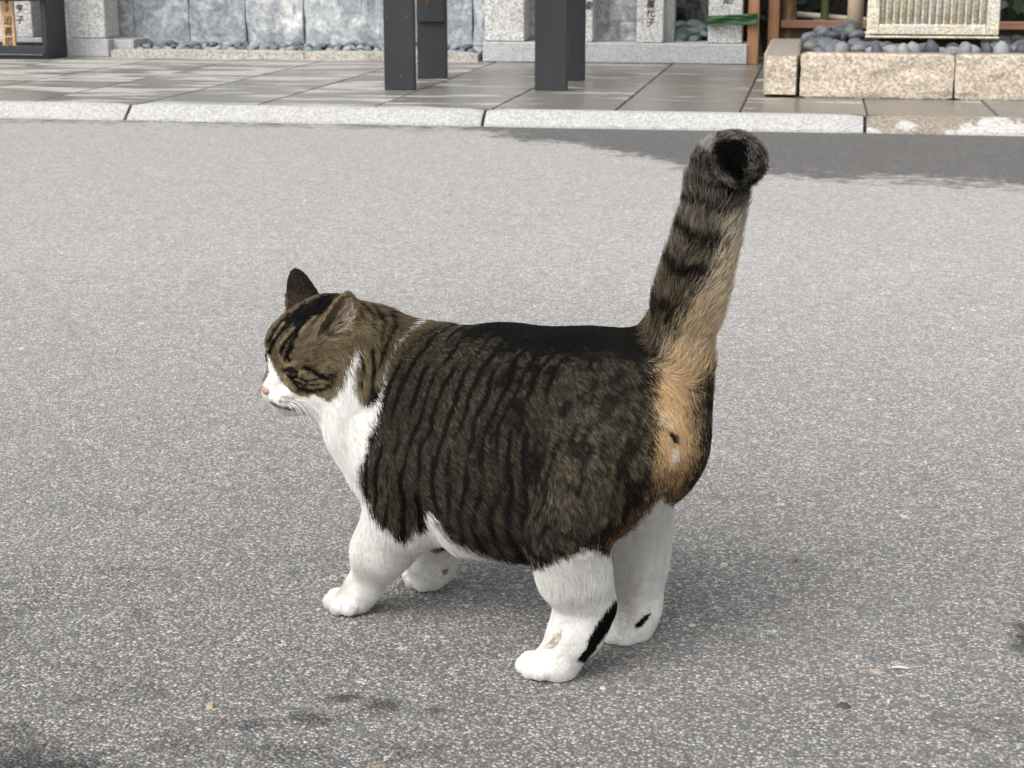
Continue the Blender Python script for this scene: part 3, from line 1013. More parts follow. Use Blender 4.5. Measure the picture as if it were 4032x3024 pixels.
tag(obj("straw_sliver", bm, bit_mats[0], None, (pq.x, pq.y, 0)), "thin white sliver of straw lying on the road right of the cat", "sliver")
chip(3130, 2212, .006, bit_mats[3], "brown bark scrap on the road right of the hind legs", "bark_scrap", "bark scrap", None, .4)
# ---------------------------------------------------------------- the cat
# Worked out in a ground frame turned with the camera: u to the right, v away, z up; the cat's Empty turns it into place.
_cp, _sp = math.cos(PITCH), math.sin(PITCH)


def S(px, py, v):
    """point of the sight line through a frame point, v metres away over the ground"""
    x, y = (px - 2016) / 6909.0, -(py - 1512) / 6909.0
    d = np.array([x, _cp + y * _sp, -_sp + y * _cp])
    return np.array([0, 0, CAM_H]) + d * (v / d[1])


def depth(P):
    return P[..., 1] * _cp - (P[..., 2] - CAM_H) * _sp


def look(P):
    """where a point shows in the 4032 x 3024 frame"""
    yc = depth(P)
    zc = P[..., 1] * _sp + (P[..., 2] - CAM_H) * _cp
    return np.stack([2016 + 6909 * P[..., 0] / yc, 1512 - 6909 * zc / yc], -1)


PRIMS = []      # (group, kind, data, bounding box, blend)


def cone(g, pts, k=0.02):
    """chain of tapered capsules; pts = (px, py, v, radius in px)"""
    Q = [(S(a, b, v), r) for a, b, v, r in pts]
    Q = [(p, r * depth(p) / 6909) for p, r in Q]
    for (a, ra), (b, rb) in zip(Q[:-1], Q[1:]):
        PRIMS.append((g, 'cone', (a, b, ra, rb), k))


def cone3(g, a, b, ra, rb, k=0.02):
    PRIMS.append((g, 'cone', (np.array(a, float), np.array(b, float), ra, rb), k))


def ell(g, c, R, rad, k=0.02):
    PRIMS.append((g, 'ell', (np.array(c, float), np.array(R, float), np.array(rad, float)), k))


def sdf_prim(kind, d, P):
    if kind == 'cone':
        a, b, ra, rb = d
        ab = (b - a).astype(P.dtype)
        L2 = max(float((ab * ab).sum()), 1e-12)
        t = np.clip(((P - a) @ ab) / L2, 0, 1)
        q = P - a - t[..., None] * ab
        return np.sqrt((q * q).sum(-1)) - (ra + (rb - ra) * t)
    if kind == 'ell':
        c, R, r = d
        q = (P - c) @ R.T
        k0 = np.sqrt(((q / r) ** 2).sum(-1))
        k1 = np.sqrt(((q / (r * r)) ** 2).sum(-1)) + 1e-9
        return k0 * (k0 - 1) / k1
    if kind == 'ear':
        a, b, tip, nrm, th, curve = d          # base ends, tip, side the hollow faces
        mid = (a + b) / 2
        up = tip - mid
        H = np.linalg.norm(up)
        up = up / H
        w = (b - a) - up * ((b - a) @ up)
        Wd = np.linalg.norm(w)
        w = w / Wd
        n = np.cross(w, up)
        if n @ nrm < 0:
            n = -n
        q = P - mid
        t, x, y = q @ up / H, q @ w, q @ n
        tc = np.clip(t, -0.25, 1)
        half = Wd / 2 * np.clip((1 - np.clip(tc, 0, 1)) ** 0.6, 0, 1) + 0.0012
        dx = np.maximum(np.abs(x) - half, 0)
        xx = np.clip(x / (Wd / 2), -1.2, 1.2)
        yy = y - curve * xx * xx + curve * 0.6 * (1 - np.clip(t, 0, 1))
        dt = np.maximum(np.maximum(t - 1, -0.25 - t), 0) * H
        dd = np.sqrt(dx * dx + dt * dt + np.maximum(np.abs(yy) - 0.0002, 0) ** 2)
        return dd - th
    if kind == 'dent':
        c, r, _ = d
        q = P - c
        return np.sqrt((q * q).sum(-1)) - r


def bbox(kind, d, m):
    if kind == 'cone':
        a, b, ra, rb = d
        r = max(ra, rb) + m
        return np.minimum(a, b) - r, np.maximum(a, b) + r
    if kind == 'ell':
        c, R, r = d
        e = np.abs(R.T * r).max(1) * 1.3 + m
        e = np.full(3, r.max() + m)
        return c - e, c + e
    if kind == 'dent':
        c, r, _ = d
        return c - r - m, c + r + m
    if kind == 'ear':
        P = np.stack(d[:3])
        return P.min(0) - 0.02 - m, P.max(0) + 0.02 + m


def rot(yaw, pitch=0.0, roll=0.0):
    """rows: forward, left, up"""
    cy, sy, cp, sp, cr, sr = math.cos(yaw), math.sin(yaw), math.cos(pitch), math.sin(pitch), math.cos(roll), math.sin(roll)
    Rz = np.array([[cy, -sy, 0], [sy, cy, 0], [0, 0, 1]])
    Ry = np.array([[cp, 0, sp], [0, 1, 0], [-sp, 0, cp]])
    Rx = np.array([[1, 0, 0], [0, cr, -sr], [0, sr, cr]])
    return (Rz @ Ry @ Rx).T


BODY = rot(math.radians(180 - 36))
FWD, SIDE = BODY[0], -BODY[1]
# trunk
ell('body', S(2020, 1705, 1.285), BODY, (.112, .076, .083), .03)
ell('body', S(2370, 1675, 1.235), BODY, (.076, .068, .071), .03)
ell('body', S(1700, 1690, 1.330), BODY, (.068, .060, .070), .03)
cone('body', [(1850, 1960, 1.29, 185), (2200, 1990, 1.25, 180)], .03)
cone('body', [(2560, 1560, 1.22, 185), (2550, 1740, 1.215, 180)], .03)
# chest and neck
cone('neck', [(1680, 1570, 1.335, 255), (1440, 1430, 1.36, 225)], .025)
cone('neck', [(1620, 1800, 1.32, 205), (1500, 1608, 1.345, 182), (1410, 1480, 1.36, 165)], .03)
# thighs
cone('nearhind', [(2430, 1800, 1.203, 234), (2225, 2110, 1.178, 142)], .017)
cone('nearhind', [(2225, 2120, 1.180, 132), (2262, 2262, 1.184, 122), (2314, 2385, 1.190, 88)], .016)
cone('nearhind', [(2314, 2385, 1.190, 88), (2268, 2490, 1.187, 88), (2190, 2600, 1.185, 76)], .015)
cone('nearhind', [(2205, 2612, 1.190, 66), (2142, 2618, 1.192, 52)], .012)
for tx, ty, tv in ((2082, 2600, 1.209), (2066, 2618, 1.195), (2088, 2637, 1.183), (2128, 2642, 1.177)):
    cone('nearhind', [(2165, 2606, 1.19, 42), (tx, ty, tv, 36)], .003)
cone('farhind', [(2500, 1840, 1.262, 150), (2505, 2080, 1.262, 105), (2500, 2240, 1.262, 88), (2520, 2390, 1.260, 66)], .025)
cone('farhind', [(2520, 2390, 1.260, 66), (2485, 2462, 1.262, 66), (2450, 2488, 1.256, 52)], .015)
for tx, ty, tv in ((2382, 2494, 1.266), (2415, 2503, 1.252), (2462, 2506, 1.247)):
    cone('farhind', [(2455, 2478, 1.258, 42), (tx, ty, tv, 38)], .003)
# front legs
cone('nearfront', [(1650, 1860, 1.295, 195), (1580, 2050, 1.294, 128), (1500, 2170, 1.299, 98), (1442, 2300, 1.308, 60)], .016)
cone('nearfront', [(1440, 2300, 1.312, 60), (1400, 2352, 1.316, 56), (1380, 2362, 1.316, 46)], .012)
for tx, ty, tv in ((1322, 2350, 1.334), (1306, 2368, 1.321), (1330, 2388, 1.308), (1374, 2390, 1.303)):
    cone('nearfront', [(1395, 2352, 1.316, 38), (tx, ty, tv, 34)], .003)
cone('farfront', [(1760, 2000, 1.36, 115), (1725, 2140, 1.365, 80), (1695, 2230, 1.37, 70), (1682, 2264, 1.372, 46)], .02)
for tx, ty, tv in ((1618, 2262, 1.380), (1628, 2284, 1.369), (1665, 2296, 1.361), (1708, 2287, 1.363)):
    cone('farfront', [(1684, 2256, 1.372, 38), (tx, ty, tv, 35)], .003)
# head
HS = 1.03
HC = np.array([-0.1513, 1.36, 0.2004])
HEAD = rot(math.radians(209.6), math.radians(10.6), math.radians(-4.7))


def hp(x, y, z):
    return HC + HEAD.T @ (np.array([x, y, z]) * .01 * HS)


def hell(c, rad, k=.012, g='head', R=None):
    ell(g, hp(*c), HEAD if R is None else R, np.array(rad) * .01 * HS, k)


hell((-.5, 0, .5), (4.0, 3.9, 3.6), .012)
for s_ in (1, -1):
    hell((.7, 2.3 * s_, -1.4), (2.3, 2.0, 2.0), .012)
    hell((3.55, .75 * s_, -2.05), (1.45, 1.1, 1.0), .006)
    hell((2.35, 1.75 * s_, 1.35), (1.0, 1.1, .6), .010)      # brow
    hell((2.6, 2.0 * s_, -.75), (1.2, 1.0, .7), .006)       # under the eye
hell((1.6, 0, 1.6), (2.5, 2.5, 2.0), .012)
hell((-1.2, 0, 2.1), (2.3, 2.7, 1.95), .012)
for s_ in (1, -1):
    hell((2.2, 1.55 * s_, .2), (1.25, 1.2, 1.0), .010)
    cone3('head', hp(3.1, .5 * s_, -2.75), hp(.6, 1.7 * s_, -2.9), .0085, .012, .012)
cone3('head', hp(2.6, 0, .8), hp(4.25, 0, -.95), .0115, .0085, .008)
hell((3.2, 0, -3.05), (1.2, 1.0, .75), .006)
# ears: hollow cups
_a, _b, _t = S(1240, 1312, 1.332), S(1420, 1296, 1.340), S(1378, 1152, 1.335)
PRIMS.append(('ear', 'dent', (_a * .28 + _b * .46 + _t * .26 + np.array([-.004, -.0135, .0]), .0165, 0), .004))
for a, b, t, n, cv in (((1250, 1312, 1.332), (1416, 1296, 1.340), (1376, 1154, 1.335), (-.35, -1, -.1), .010),
                       ((1148, 1228, 1.385), (1268, 1172, 1.402), (1162, 1064, 1.402), (.2, 1, .1), .009)):
    PRIMS.append(('ear', 'ear', (S(*a), S(*b), S(*t), np.array(n, float), .0016, cv), .004))
# tail, the kinked tip bent towards the viewer
TAIL = [(2622, 1460, 1.215, 122), (2684, 1270, 1.207, 108), (2730, 1110, 1.205, 104), (2772, 960, 1.21, 96),
        (2804, 840, 1.215, 88), (2820, 740, 1.215, 86), (2832, 660, 1.212, 88), (2862, 626, 1.203, 84), (2900, 622, 1.190, 80), (2922, 634, 1.178, 72)]
cone('tail', TAIL[:2], .030)
_tl = np.array(TAIL, float)
_ts = []
for i in range(1, len(_tl) - 1):                        # a smooth curve through the tail's stations
    p0, p1, p2, p3 = _tl[i - 1], _tl[i], _tl[i + 1], _tl[min(i + 2, len(_tl) - 1)]
    for u in np.linspace(0, 1, 5, endpoint=False):
        _ts.append(.5 * (2 * p1 + (p2 - p0) * u + (2 * p0 - 5 * p1 + 4 * p2 - p3) * u * u + (3 * p1 - p0 - 3 * p2 + p3) * u ** 3))
_ts.append(_tl[-1])
_ts = [(a, b, v, r + 6) for a, b, v, r in _ts]
cone('tail', _ts, .0015)


def eval_sdf(P, members=False):
    """signed distance at loose points and (optionally) the index of the nearest member"""
    d = np.full(len(P), 1.0)
    best = np.full(len(P), 9.0)
    who = np.zeros(len(P), int)
    for i, (g, kind, dat, k) in enumerate(PRIMS):
        e = sdf_prim(kind, dat, P)
        if kind == 'dent':
            hh = np.clip(0.5 - 0.5 * (d + e) / k, 0, 1)
            d = d + (-e - d) * hh + k * hh * (1 - hh)
            continue
        hh = np.clip(0.5 + 0.5 * (d - e) / k, 0, 1)
        d = d + (e - d) * hh - k * hh * (1 - hh)
        m = e < best
        best[m] = e[m]
        who[m] = i
    return (d, who) if members else d


def build_sdf(H):
    lo = np.min([bbox(k, d, .03)[0] for _, k, d, _ in PRIMS], 0)
    hi = np.max([bbox(k, d, .03)[1] for _, k, d, _ in PRIMS], 0)
    n = np.ceil((hi - lo) / H).astype(int) + 1
    vol = np.full(n, 1.0, np.float32)
    for g, kind, dat, k in PRIMS:
        a, b = bbox(kind, dat, k + 2 * H)
        i0 = np.maximum(np.floor((a - lo) / H).astype(int), 0)
        i1 = np.minimum(np.ceil((b - lo) / H).astype(int) + 1, n)
        ax = [lo[j] + H * np.arange(i0[j], i1[j]) for j in range(3)]
        P = np.stack(np.meshgrid(*ax, indexing='ij'), -1).astype(np.float32)
        sl = tuple(slice(i0[j], i1[j]) for j in range(3))
        d = vol[sl]
        e = sdf_prim(kind, dat, P).astype(np.float32)
        if kind == 'dent':
            hh = np.clip(0.5 - 0.5 * (d + e) / k, 0, 1)
            vol[sl] = d + (-e - d) * hh + k * hh * (1 - hh)
            continue
        hh = np.clip(0.5 + 0.5 * (d - e) / k, 0, 1)
        vol[sl] = d + (e - d) * hh - k * hh * (1 - hh)
    return vol, lo


def surface_nets(vol, lo, H):
    s = vol < 0
    nx, ny, nz = vol.shape
    cnt = np.zeros((nx - 1, ny - 1, nz - 1), np.uint8)
    for a in (0, 1):
        for b in (0, 1):
            for c in (0, 1):
                cnt += s[a:nx - 1 + a, b:ny - 1 + b, c:nz - 1 + c]
    act = np.argwhere((cnt > 0) & (cnt < 8))
    idx = np.full(cnt.shape, -1, np.int64)
    idx[tuple(act.T)] = np.arange(len(act))
    acc = np.zeros((len(act), 3))
    num = np.zeros(len(act))
    corners = [(a, b, c) for a in (0, 1) for b in (0, 1) for c in (0, 1)]
    for i, p in enumerate(corners):
        for q in corners[i + 1:]:
            if sum(abs(x - y) for x, y in zip(p, q)) != 1:
                continue
            va = vol[act[:, 0] + p[0], act[:, 1] + p[1], act[:, 2] + p[2]].astype(float)
            vb = vol[act[:, 0] + q[0], act[:, 1] + q[1], act[:, 2] + q[2]].astype(float)
            m = (va < 0) != (vb < 0)
            t = np.where(m, va / np.where(m, va - vb, 1), 0)
            acc += np.where(m[:, None], np.array(p) + t[:, None] * (np.array(q) - np.array(p)), 0)
            num += m
    V = lo + H * (act + acc / num[:, None])
    F = []
    for ax in range(3):
        u, w = (ax + 1) % 3, (ax + 2) % 3
        sa = np.moveaxis(s, ax, 0)
        e = np.argwhere(sa[:-1] != sa[1:])
        full = np.zeros((len(e), 3), int)
        other = [i for i in range(3) if i != ax]
        full[:, ax] = e[:, 0]
        full[:, other[0]] = e[:, 1]
        full[:, other[1]] = e[:, 2]
        ok = (full[:, u] > 0) & (full[:, w] > 0) & (full[:, u] < vol.shape[u] - 1) & (full[:, w] < vol.shape[w] - 1)
        full = full[ok]
        flip = s[tuple(full.T)]
        q = []
        for du, dw in ((1, 1), (0, 1), (0, 0), (1, 0)):
            c = full.copy()
            c[:, u] -= du
            c[:, w] -= dw
            q.append(idx[tuple(c.T)])
        q = np.stack(q, 1)
        q[~flip] = q[~flip][:, ::-1]
        F.append(q)
    return V, np.concatenate(F)

def inside(poly, q):
    """points q in the polygon (frame coordinates)"""
    x, y = q[:, 0], q[:, 1]
    r = np.zeros(len(q), bool)
    n = len(poly)
    for i in range(n):
        x0, y0 = poly[i]
        x1, y1 = poly[(i + 1) % n]
        if y0 == y1:
            continue
        c = ((y0 > y) != (y1 > y)) & (x < (x1 - x0) * (y - y0) / (y1 - y0) + x0)
        r ^= c
    return r


def near_line(line, q):
    """distance to a polyline and how far along it"""
    best = np.full(len(q), 1e9)
    along = np.zeros(len(q))
    n = len(line) - 1
    for i in range(n):
        a, b = np.array(line[i][:2], float), np.array(line[i + 1][:2], float)
        ab = b - a
        t = np.clip(((q - a) @ ab) / (ab @ ab), 0, 1)
        d = np.linalg.norm(q - a - t[:, None] * ab, axis=1)
        m = d < best
        best[m] = d[m]
        along[m] = (i + t[m]) / n
    return best, along


W_FRONT = [(1056, 1396), (1072, 1429), (1086, 1461), (1095, 1479), (1106, 1502), (1131, 1524), (1149, 1542), (1176, 1554), (1221, 1562),
           (1239, 1550), (1294, 1583), (1325, 1567), (1357, 1533), (1370, 1488), (1389, 1443), (1411, 1378), (1427, 1389), (1416, 1434),
           (1398, 1488), (1402, 1533), (1411, 1565), (1438, 1601), (1461, 1606), (1488, 1579), (1502, 1547), (1514, 1490), (1524, 1490),
           (1504, 1570), (1494, 1620), (1478, 1680), (1452, 1723), (1445, 1771), (1435, 1824), (1416, 1864), (1429, 1924), (1452, 1984),
           (1472, 2037), (1498, 2076), (1545, 2110), (1598, 2149), (1624, 2103), (1677, 2090), (1691, 2017), (1722, 2040), (1764, 2092),
           (1830, 2142), (1951, 2178), (2035, 2210), (2050, 2300), (1900, 2500), (1000, 2500), (1000, 1560), (1042, 1500), (1060, 1470), (1058, 1430)]
W_HIND = [(2040, 2215), (2095, 2242), (2156, 2230), (2233, 2197), (2310, 2163), (2361, 2168), (2392, 2190), (2417, 2148), (2464, 2107),
          (2515, 2054), (2566, 1997), (2602, 1956), (2633, 1992), (2668, 1977), (2720, 2000), (2720, 2750), (1950, 2750), (2000, 2300)]
COLLAR = [(1520, 1495), (1538, 1425), (1569, 1362), (1605, 1325), (1655, 1280), (1690, 1258)]
CROWN = [(1165, 1238), (1250, 1168), (1330, 1150), (1385, 1158), (1335, 1195), (1285, 1240), (1215, 1285), (1150, 1330), (1120, 1330)]
HEAD_LINES = [  # (line, half width) dark marks of the face
    ([(1203, 1447), (1228, 1452), (1255, 1474), (1288, 1490), (1318, 1476), (1332, 1462)], 9),
    ([(1150, 1492), (1178, 1528), (1225, 1540), (1275, 1532), (1312, 1508), (1330, 1490)], 7),
    ([(1165, 1482), (1205, 1502), (1250, 1492)], 4),
    ([(1160, 1500), (1200, 1518), (1262, 1510)], 4),
    ([(1255, 1225), (1170, 1290), (1120, 1352), (1100, 1405)], 7),
    ([(1200, 1205), (1130, 1275), (1085, 1330), (1062, 1385)], 9),
    ([(1140, 1240), (1085, 1300), (1055, 1350)], 6),
    ([(1185, 1300), (1140, 1360), (1118, 1420)], 5),
    ([(1155, 1360), (1130, 1405), (1150, 1425)], 6),
    ([(1470, 1215), (1515, 1270), (1505, 1350)], 6),
    ([(1540, 1235), (1560, 1290), (1520, 1380), (1500, 1450)], 6),
    ([(1420, 1400), (1440, 1460), (1430, 1530)], 5),
    ([(1470, 1380), (1480, 1460), (1470, 1560)], 7),
    ([(1425, 1200), (1470, 1250), (1480, 1310)], 4),
]
HEAD_LIGHT = [([(1240, 1250), (1180, 1312)], 4), ([(1158, 1290), (1108, 1348)], 4), ([(1098, 1398), (1122, 1440)], 5), ([(1120, 1270), (1078, 1330)], 3), ([(1272, 1322), (1300, 1345), (1335, 1338)], 5), ([(1232, 1300), (1285, 1235), (1330, 1180)], 4), ([(1130, 1440), (1165, 1425)], 7),
              ([(1120, 1480), (1145, 1478)], 5), ([(1175, 1470), (1200, 1462)], 6)]
BLACK_HIND = [(2428, 2348), (2405, 2380), (2389, 2402), (2351, 2453), (2320, 2510), (2305, 2556), (2264, 2602), (2300, 2612), (2335, 2571),
              (2371, 2515), (2412, 2453), (2450, 2376), (2450, 2340)]
BLACK_FAR = [(2563, 2415), (2540, 2420), (2499, 2460), (2500, 2474), (2518, 2472), (2548, 2440)]
TAN_HIND = [(2218, 2479), (2190, 2495), (2165, 2520), (2138, 2556), (2182, 2552), (2205, 2512)]
ORANGE = [(2861, 800), (2818, 980), (2775, 1101), (2728, 1161), (2690, 1234), (2645, 1342), (2600, 1420), (2586, 1520), (2576, 1581), (2588, 1663),
          (2588, 1736), (2574, 1808), (2572, 1880), (2530, 1960), (2600, 1955), (2670, 1945), (2716, 1895), (2754, 1808), (2764, 1736), (2760, 1663),
          (2752, 1591), (2765, 1500), (2800, 1440), (2830, 1324), (2870, 1160), (2905, 1000), (2940, 800)]
ORANGE_AXIS = [(2905, 800), (2860, 980), (2800, 1200), (2740, 1380), (2660, 1500), (2640, 1600), (2655, 1720), (2650, 1830), (2620, 1940)]
WHITE_VENT = [(2640, 1772), (2662, 1768), (2679, 1784), (2668, 1812), (2650, 1846), (2637, 1855), (2636, 1810)]
DARK_VENT = [(2628, 1697), (2650, 1703), (2672, 1716), (2670, 1738), (2655, 1752), (2648, 1735)]
BLACK_TIP = [(2820, 560), (2870, 548), (2948, 560), (2946, 640), (2928, 704), (2890, 690), (2838, 650), (2812, 600)]
WHITE_TIP = [(2768, 572), (2806, 538), (2832, 545), (2812, 580), (2802, 604)]

WHITE = np.array([.86, .85, .825])
BLACK = np.array([.0050, .0047, .0045])
TAN = np.array([.145, .122, .086])
ORNG = np.array([.62, .37, .16])
CREAM = np.array([.80, .62, .40])


def coat(P, grp, strand=True, seed=1, headw=None):
    """fur colour at points of the coat: root and tip colour of the hair that grows there"""
    n = len(P)
    r = np.random.default_rng(seed)
    q = look(P)
    # ragged edges where two colours meet
    jit = (np.stack([vnoise(P, 160, 3), vnoise(P, 160, 4)], 1) - .5) * 9 + (np.stack([vnoise(P, 480, 5), vnoise(P, 480, 6)], 1) - .5) * 10
    if strand:
        jit = jit + r.normal(0, 8.0, (n, 2))
    qj = q + jit
    qs = q + jit * .35
    is_ = lambda *g: np.isin(grp, g)
    head, tail, ear = is_('head', 'neck'), is_('tail'), is_('ear')
    trunk = is_('body', 'neck', 'nearhind', 'nearfront')
    # body coordinates: s along the spine, t up, both in metres
    B = P - np.array([0, 1.28, .165])
    s, t = B @ FWD, B[:, 2]
    # ticking: each hair pale-banded or black
    tick = np.clip((vnoise(P, 520, 11) - .5) * 1.1 + .5, 0, 1) * .48 + r.random(n) * .52 if strand else np.full(n, .5)
    w1 = vnoise(P, 28, 21) - .5
    w2 = vnoise(P, 70, 22) - .5
    phase = s * 470 + t * 85 + w1 * 5.5 + w2 * 3.0
    brk = vnoise(np.stack([s * 1.9, t * .55, B @ SIDE * .4], 1), 60, 23)
    stripe = np.clip(np.sin(phase) * 2.8 - .95, 0, 1) * np.clip((brk - .30) * 5.0, .04, 1)
    fade = np.clip((s + .105) / .05, .25, 1)
    stripe = stripe * fade
    # bands across the thigh
    th = is_('nearhind', 'farhind')
    tb = np.clip(np.sin((t - .3 * (B @ FWD)) * 520 + w1 * 6 + w2 * 3) * 2.0 - .5, 0, 1) * np.clip((-.035 - t) / .03, 0, 1)
    stripe = np.where(th, np.maximum(stripe * .9, tb), stripe)
    dorsal = np.clip((q[:, 1] * 0 + P[:, 2] - .232 + w2 * .012) / .009, 0, 1) * np.clip((.088 - s) / .02, 0, 1) * (~tail) * (~head)
    mott = np.clip((vnoise(np.stack([s * 1.6 + t * .5, t * .55, B @ SIDE], 1), 150, 27) - .55) * 3.5, 0, .45) * np.clip((.0 - s) / .04, 0, 1)
    dark = np.clip(np.maximum(np.maximum(stripe, mott), dorsal), 0, 1)
    pale = np.clip(tick * 1.35 - .30 - dark * .95, 0, 1)
    fl = vnoise(P, 22, 31)
    tan = TAN * (0.75 + .6 * fl)[:, None] * np.array([1, .97, .92])
    if strand:
        tan = np.where((r.random(n) < .2)[:, None], tan * 2.1, tan)
    rear = np.clip((-.075 - s) / .03, 0, 1) * (~tail)
    tan = tan * (1 + .35 * rear + 1.0 * rear * np.clip((B @ SIDE - .02) / .02, 0, 1))[:, None]
    pale = np.clip(pale + .05 * rear, 0, 1)
    tip = BLACK + (tan - BLACK) * (pale ** 1.25)[:, None]
    root = BLACK * 2.2 + (tan * .4 - BLACK) * (pale * .7)[:, None]
    # browner towards the hindquarters and on the head, paler grey down the flank
    hd = np.where(head)[0]
    if len(hd):
        qq = qs[hd]
        dk = inside(CROWN, qj[hd]).astype(float) * np.clip(vnoise(np.stack([qq[:, 0] * .030 + qq[:, 1] * .022, (qq[:, 0] - qq[:, 1]) * .004, qq[:, 0] * 0], 1), 1.6, 71) * 2.2 - .1, .25, .93)
        for ln, hw in HEAD_LINES:
            d, al = near_line(ln, qq)
            wv = hw * 1.25 * (1 - .45 * np.abs(al - .4)) * (1.0)
            dk = np.maximum(dk, np.clip((wv - d) / 5 + .5, 0, 1) * .97)
        # fine streaks over the brow
        lt = np.zeros(len(hd))
        for ln, hw in HEAD_LIGHT:
            d, al = near_line(ln, qq)
            lt = np.maximum(lt, np.clip((hw - d) / 4 + .5, 0, 1))
        tk = np.clip(tick[hd] * 1.0 + .10, 0, 1)
        base = np.array([.40, .31, .185]) * (.65 + .55 * vnoise(P[hd], 45, 41))[:, None]
        nape = np.clip((q[hd, 0] - 1420) / 130, 0, 1)[:, None]
        base = base * (1 - .45 * nape)
        c = BLACK + (base - BLACK) * (np.clip(tk * 1.1 - dk, 0, 1) ** 1.2)[:, None]
        c = c + (np.array([.62, .50, .32]) - c) * (lt * .75 * (tk > .25))[:, None]
        hw_ = headw[hd][:, None] if headw is not None else 1.0
        tip[hd] = tip[hd] * (1 - hw_) + c * hw_
        root[hd] = root[hd] * (1 - hw_) + c * .5 * hw_
        cup = inside([(1290, 1290), (1335, 1222), (1366, 1180), (1388, 1180), (1404, 1226), (1406, 1275), (1388, 1300), (1335, 1312)], qq) & (P[hd, 1] < 1.362)
        m = cup & (r.random(len(hd)) < .6)
        tip[hd[m]] = np.array([.74, .63, .51])
        root[hd[m]] = np.array([.5, .4, .3])
        ed = np.linalg.norm((qq - np.array([1140, 1462])) / np.array([1.25, 1.0]), axis=1)
        m = (np.abs(qq[:, 1] - 1461 - .22 * (qq[:, 0] - 1140)) < 11 - .18 * np.abs(qq[:, 0] - 1142)) & (np.abs(qq[:, 0] - 1142) < 36)
        tip[hd[m]] = root[hd[m]] = BLACK * 1.5
    # ears: dark outside, pale tufts within, tan rim
    e = np.where(ear)[0]
    if len(e):
        near_ear = P[e, 1] < 1.368
        inner = near_ear & inside([(1282, 1296), (1330, 1222), (1364, 1176), (1388, 1178), (1404, 1226), (1406, 1270), (1390, 1300), (1330, 1318)], q[e] + jit[e] * .25)
        rn = r.random(len(e))
        c = np.where(rn[:, None] < .2, np.array([.07, .045, .03]), np.array([.016, .013, .011]))
        brown = (~near_ear) & (rn < np.clip((q[e, 1] - 1110) / 110, 0, .75))
        c = np.where(brown[:, None], np.array([.075, .052, .034]), c)
        c = np.where(inner[:, None], np.where(rn[:, None] < .66, np.array([.80, .71, .60]), np.array([.24, .16, .10])), c)
        rim = near_ear & ~inner
        c = np.where(rim[:, None], np.array([.34, .25, .15]) * (.25 + .9 * rn[:, None]), c)
        c = np.where(((~near_ear) & (q[e, 0] < 1131 + 5 * rn) & (q[e, 1] > 1165) & (rn < .6))[:, None], np.array([.24, .16, .09]), c)
        tip[e] = c
        root[e] = c * .7
    tl = np.where(tail)[0]
    if len(tl):
        line = [(a, b) for a, b, _, _ in TAIL]
        _, al = near_line(line, q[tl])
        ring = np.clip(np.sin(al * 58 + w1[tl] * 3.5 + w2[tl] * 2.5) * 1.2 - .05, 0, 1) * np.clip(al * 3 + .25, .3, 1)
        ring = ring * np.clip((q[tl, 1] - 660) / 90, .15, 1)
        tk = np.clip(tick[tl] * 1.5 - .25 - ring * .62, 0, 1)
        g = np.clip((al - .1) * 1.6, 0, 1)[:, None]
        base = np.array([.30, .235, .15]) * (1 - g) + np.array([.42, .385, .33]) * g
        c = BLACK + (base - BLACK) * (tk ** 1.2)[:, None]
        bt = inside(BLACK_TIP, (q[tl] - np.array([2885, 625])) * 1.10 + np.array([2885, 625]) + jit[tl] * .6)
        c[bt] = BLACK * .7
        wt = inside(WHITE_TIP, q[tl] + jit[tl] * .4)
        c[wt] = np.array([.72, .70, .66]) * (.6 + .4 * r.random(wt.sum()))[:, None]
        tip[tl] = c
        root[tl] = c * .45 + BLACK
    # orange under the tail and round the vent
    soft = r.normal(0, 1, (n, 2)) * np.where(q[:, 1:2] > 1400, np.array([[20.0, 18.0]]), np.array([[11.0, 10.0]])) if strand else np.zeros((n, 2))
    om = inside(ORANGE, qj + jit * .8 + soft) & is_('tail', 'body', 'nearhind', 'farhind')
    o = np.where(om)[0]
    if len(o):
        d, al = near_line(ORANGE_AXIS, q[o])
        mixv = np.clip((q[o, 1] - 1330) / 220, 0, 1)[:, None]
        c = np.array([.74, .60, .41]) * (1 - mixv) + np.array([.76, .54, .31]) * mixv
        low_ = np.clip((q[o, 1] - 1760) / 120, 0, 1)[:, None]
        c = c * (1 - low_) + np.array([.60, .36, .17]) * low_
        topf = np.clip((1300 - q[o, 1]) / 480, 0, 1)[:, None]
        c = c * (1 - topf) + np.array([.60, .54, .43]) * topf
        cr = np.clip(1 - np.abs(q[o, 1] - 1650) / 55, 0, 1) * np.clip(1 - np.abs(q[o, 0] - 2630) / 60, 0, 1)
        c = c + (np.array([.95, .80, .58]) - c) * cr[:, None]
        c = c * (.62 + .6 * r.random(len(o)))[:, None]
        edge = np.clip(d / 90 - .45, 0, 1) * .9
        keep = r.random(len(o)) < edge * (q[o, 1] > 1400) + np.clip((q[o, 1] - 1810) / 160, 0, .7)
        c[keep] = tip[o][keep] * 1.7 + np.array([.03, .018, .008])
        tip[o] = c
        root[o] = c * .75
    d, al = near_line([(2660, 1930), (2602, 1965), (2515, 2062), (2417, 2150)], q)
    m = is_('body', 'nearhind', 'farhind') & ~om & (r.random(n) < np.clip(.75 - d / 75, 0, .7))
    tip[m] = np.array([.40, .22, .10]) * (.5 + .8 * r.random(m.sum()))[:, None]
    m = inside(WHITE_VENT, q + jit * .5) & is_('body', 'farhind', 'nearhind')
    m &= r.random(n) < .7
    tip[m] = root[m] = np.array([.80, .73, .66])
    m = inside(DARK_VENT, q + jit * .25) & is_('body', 'farhind', 'nearhind')
    tip[m] = root[m] = np.array([.035, .024, .02])
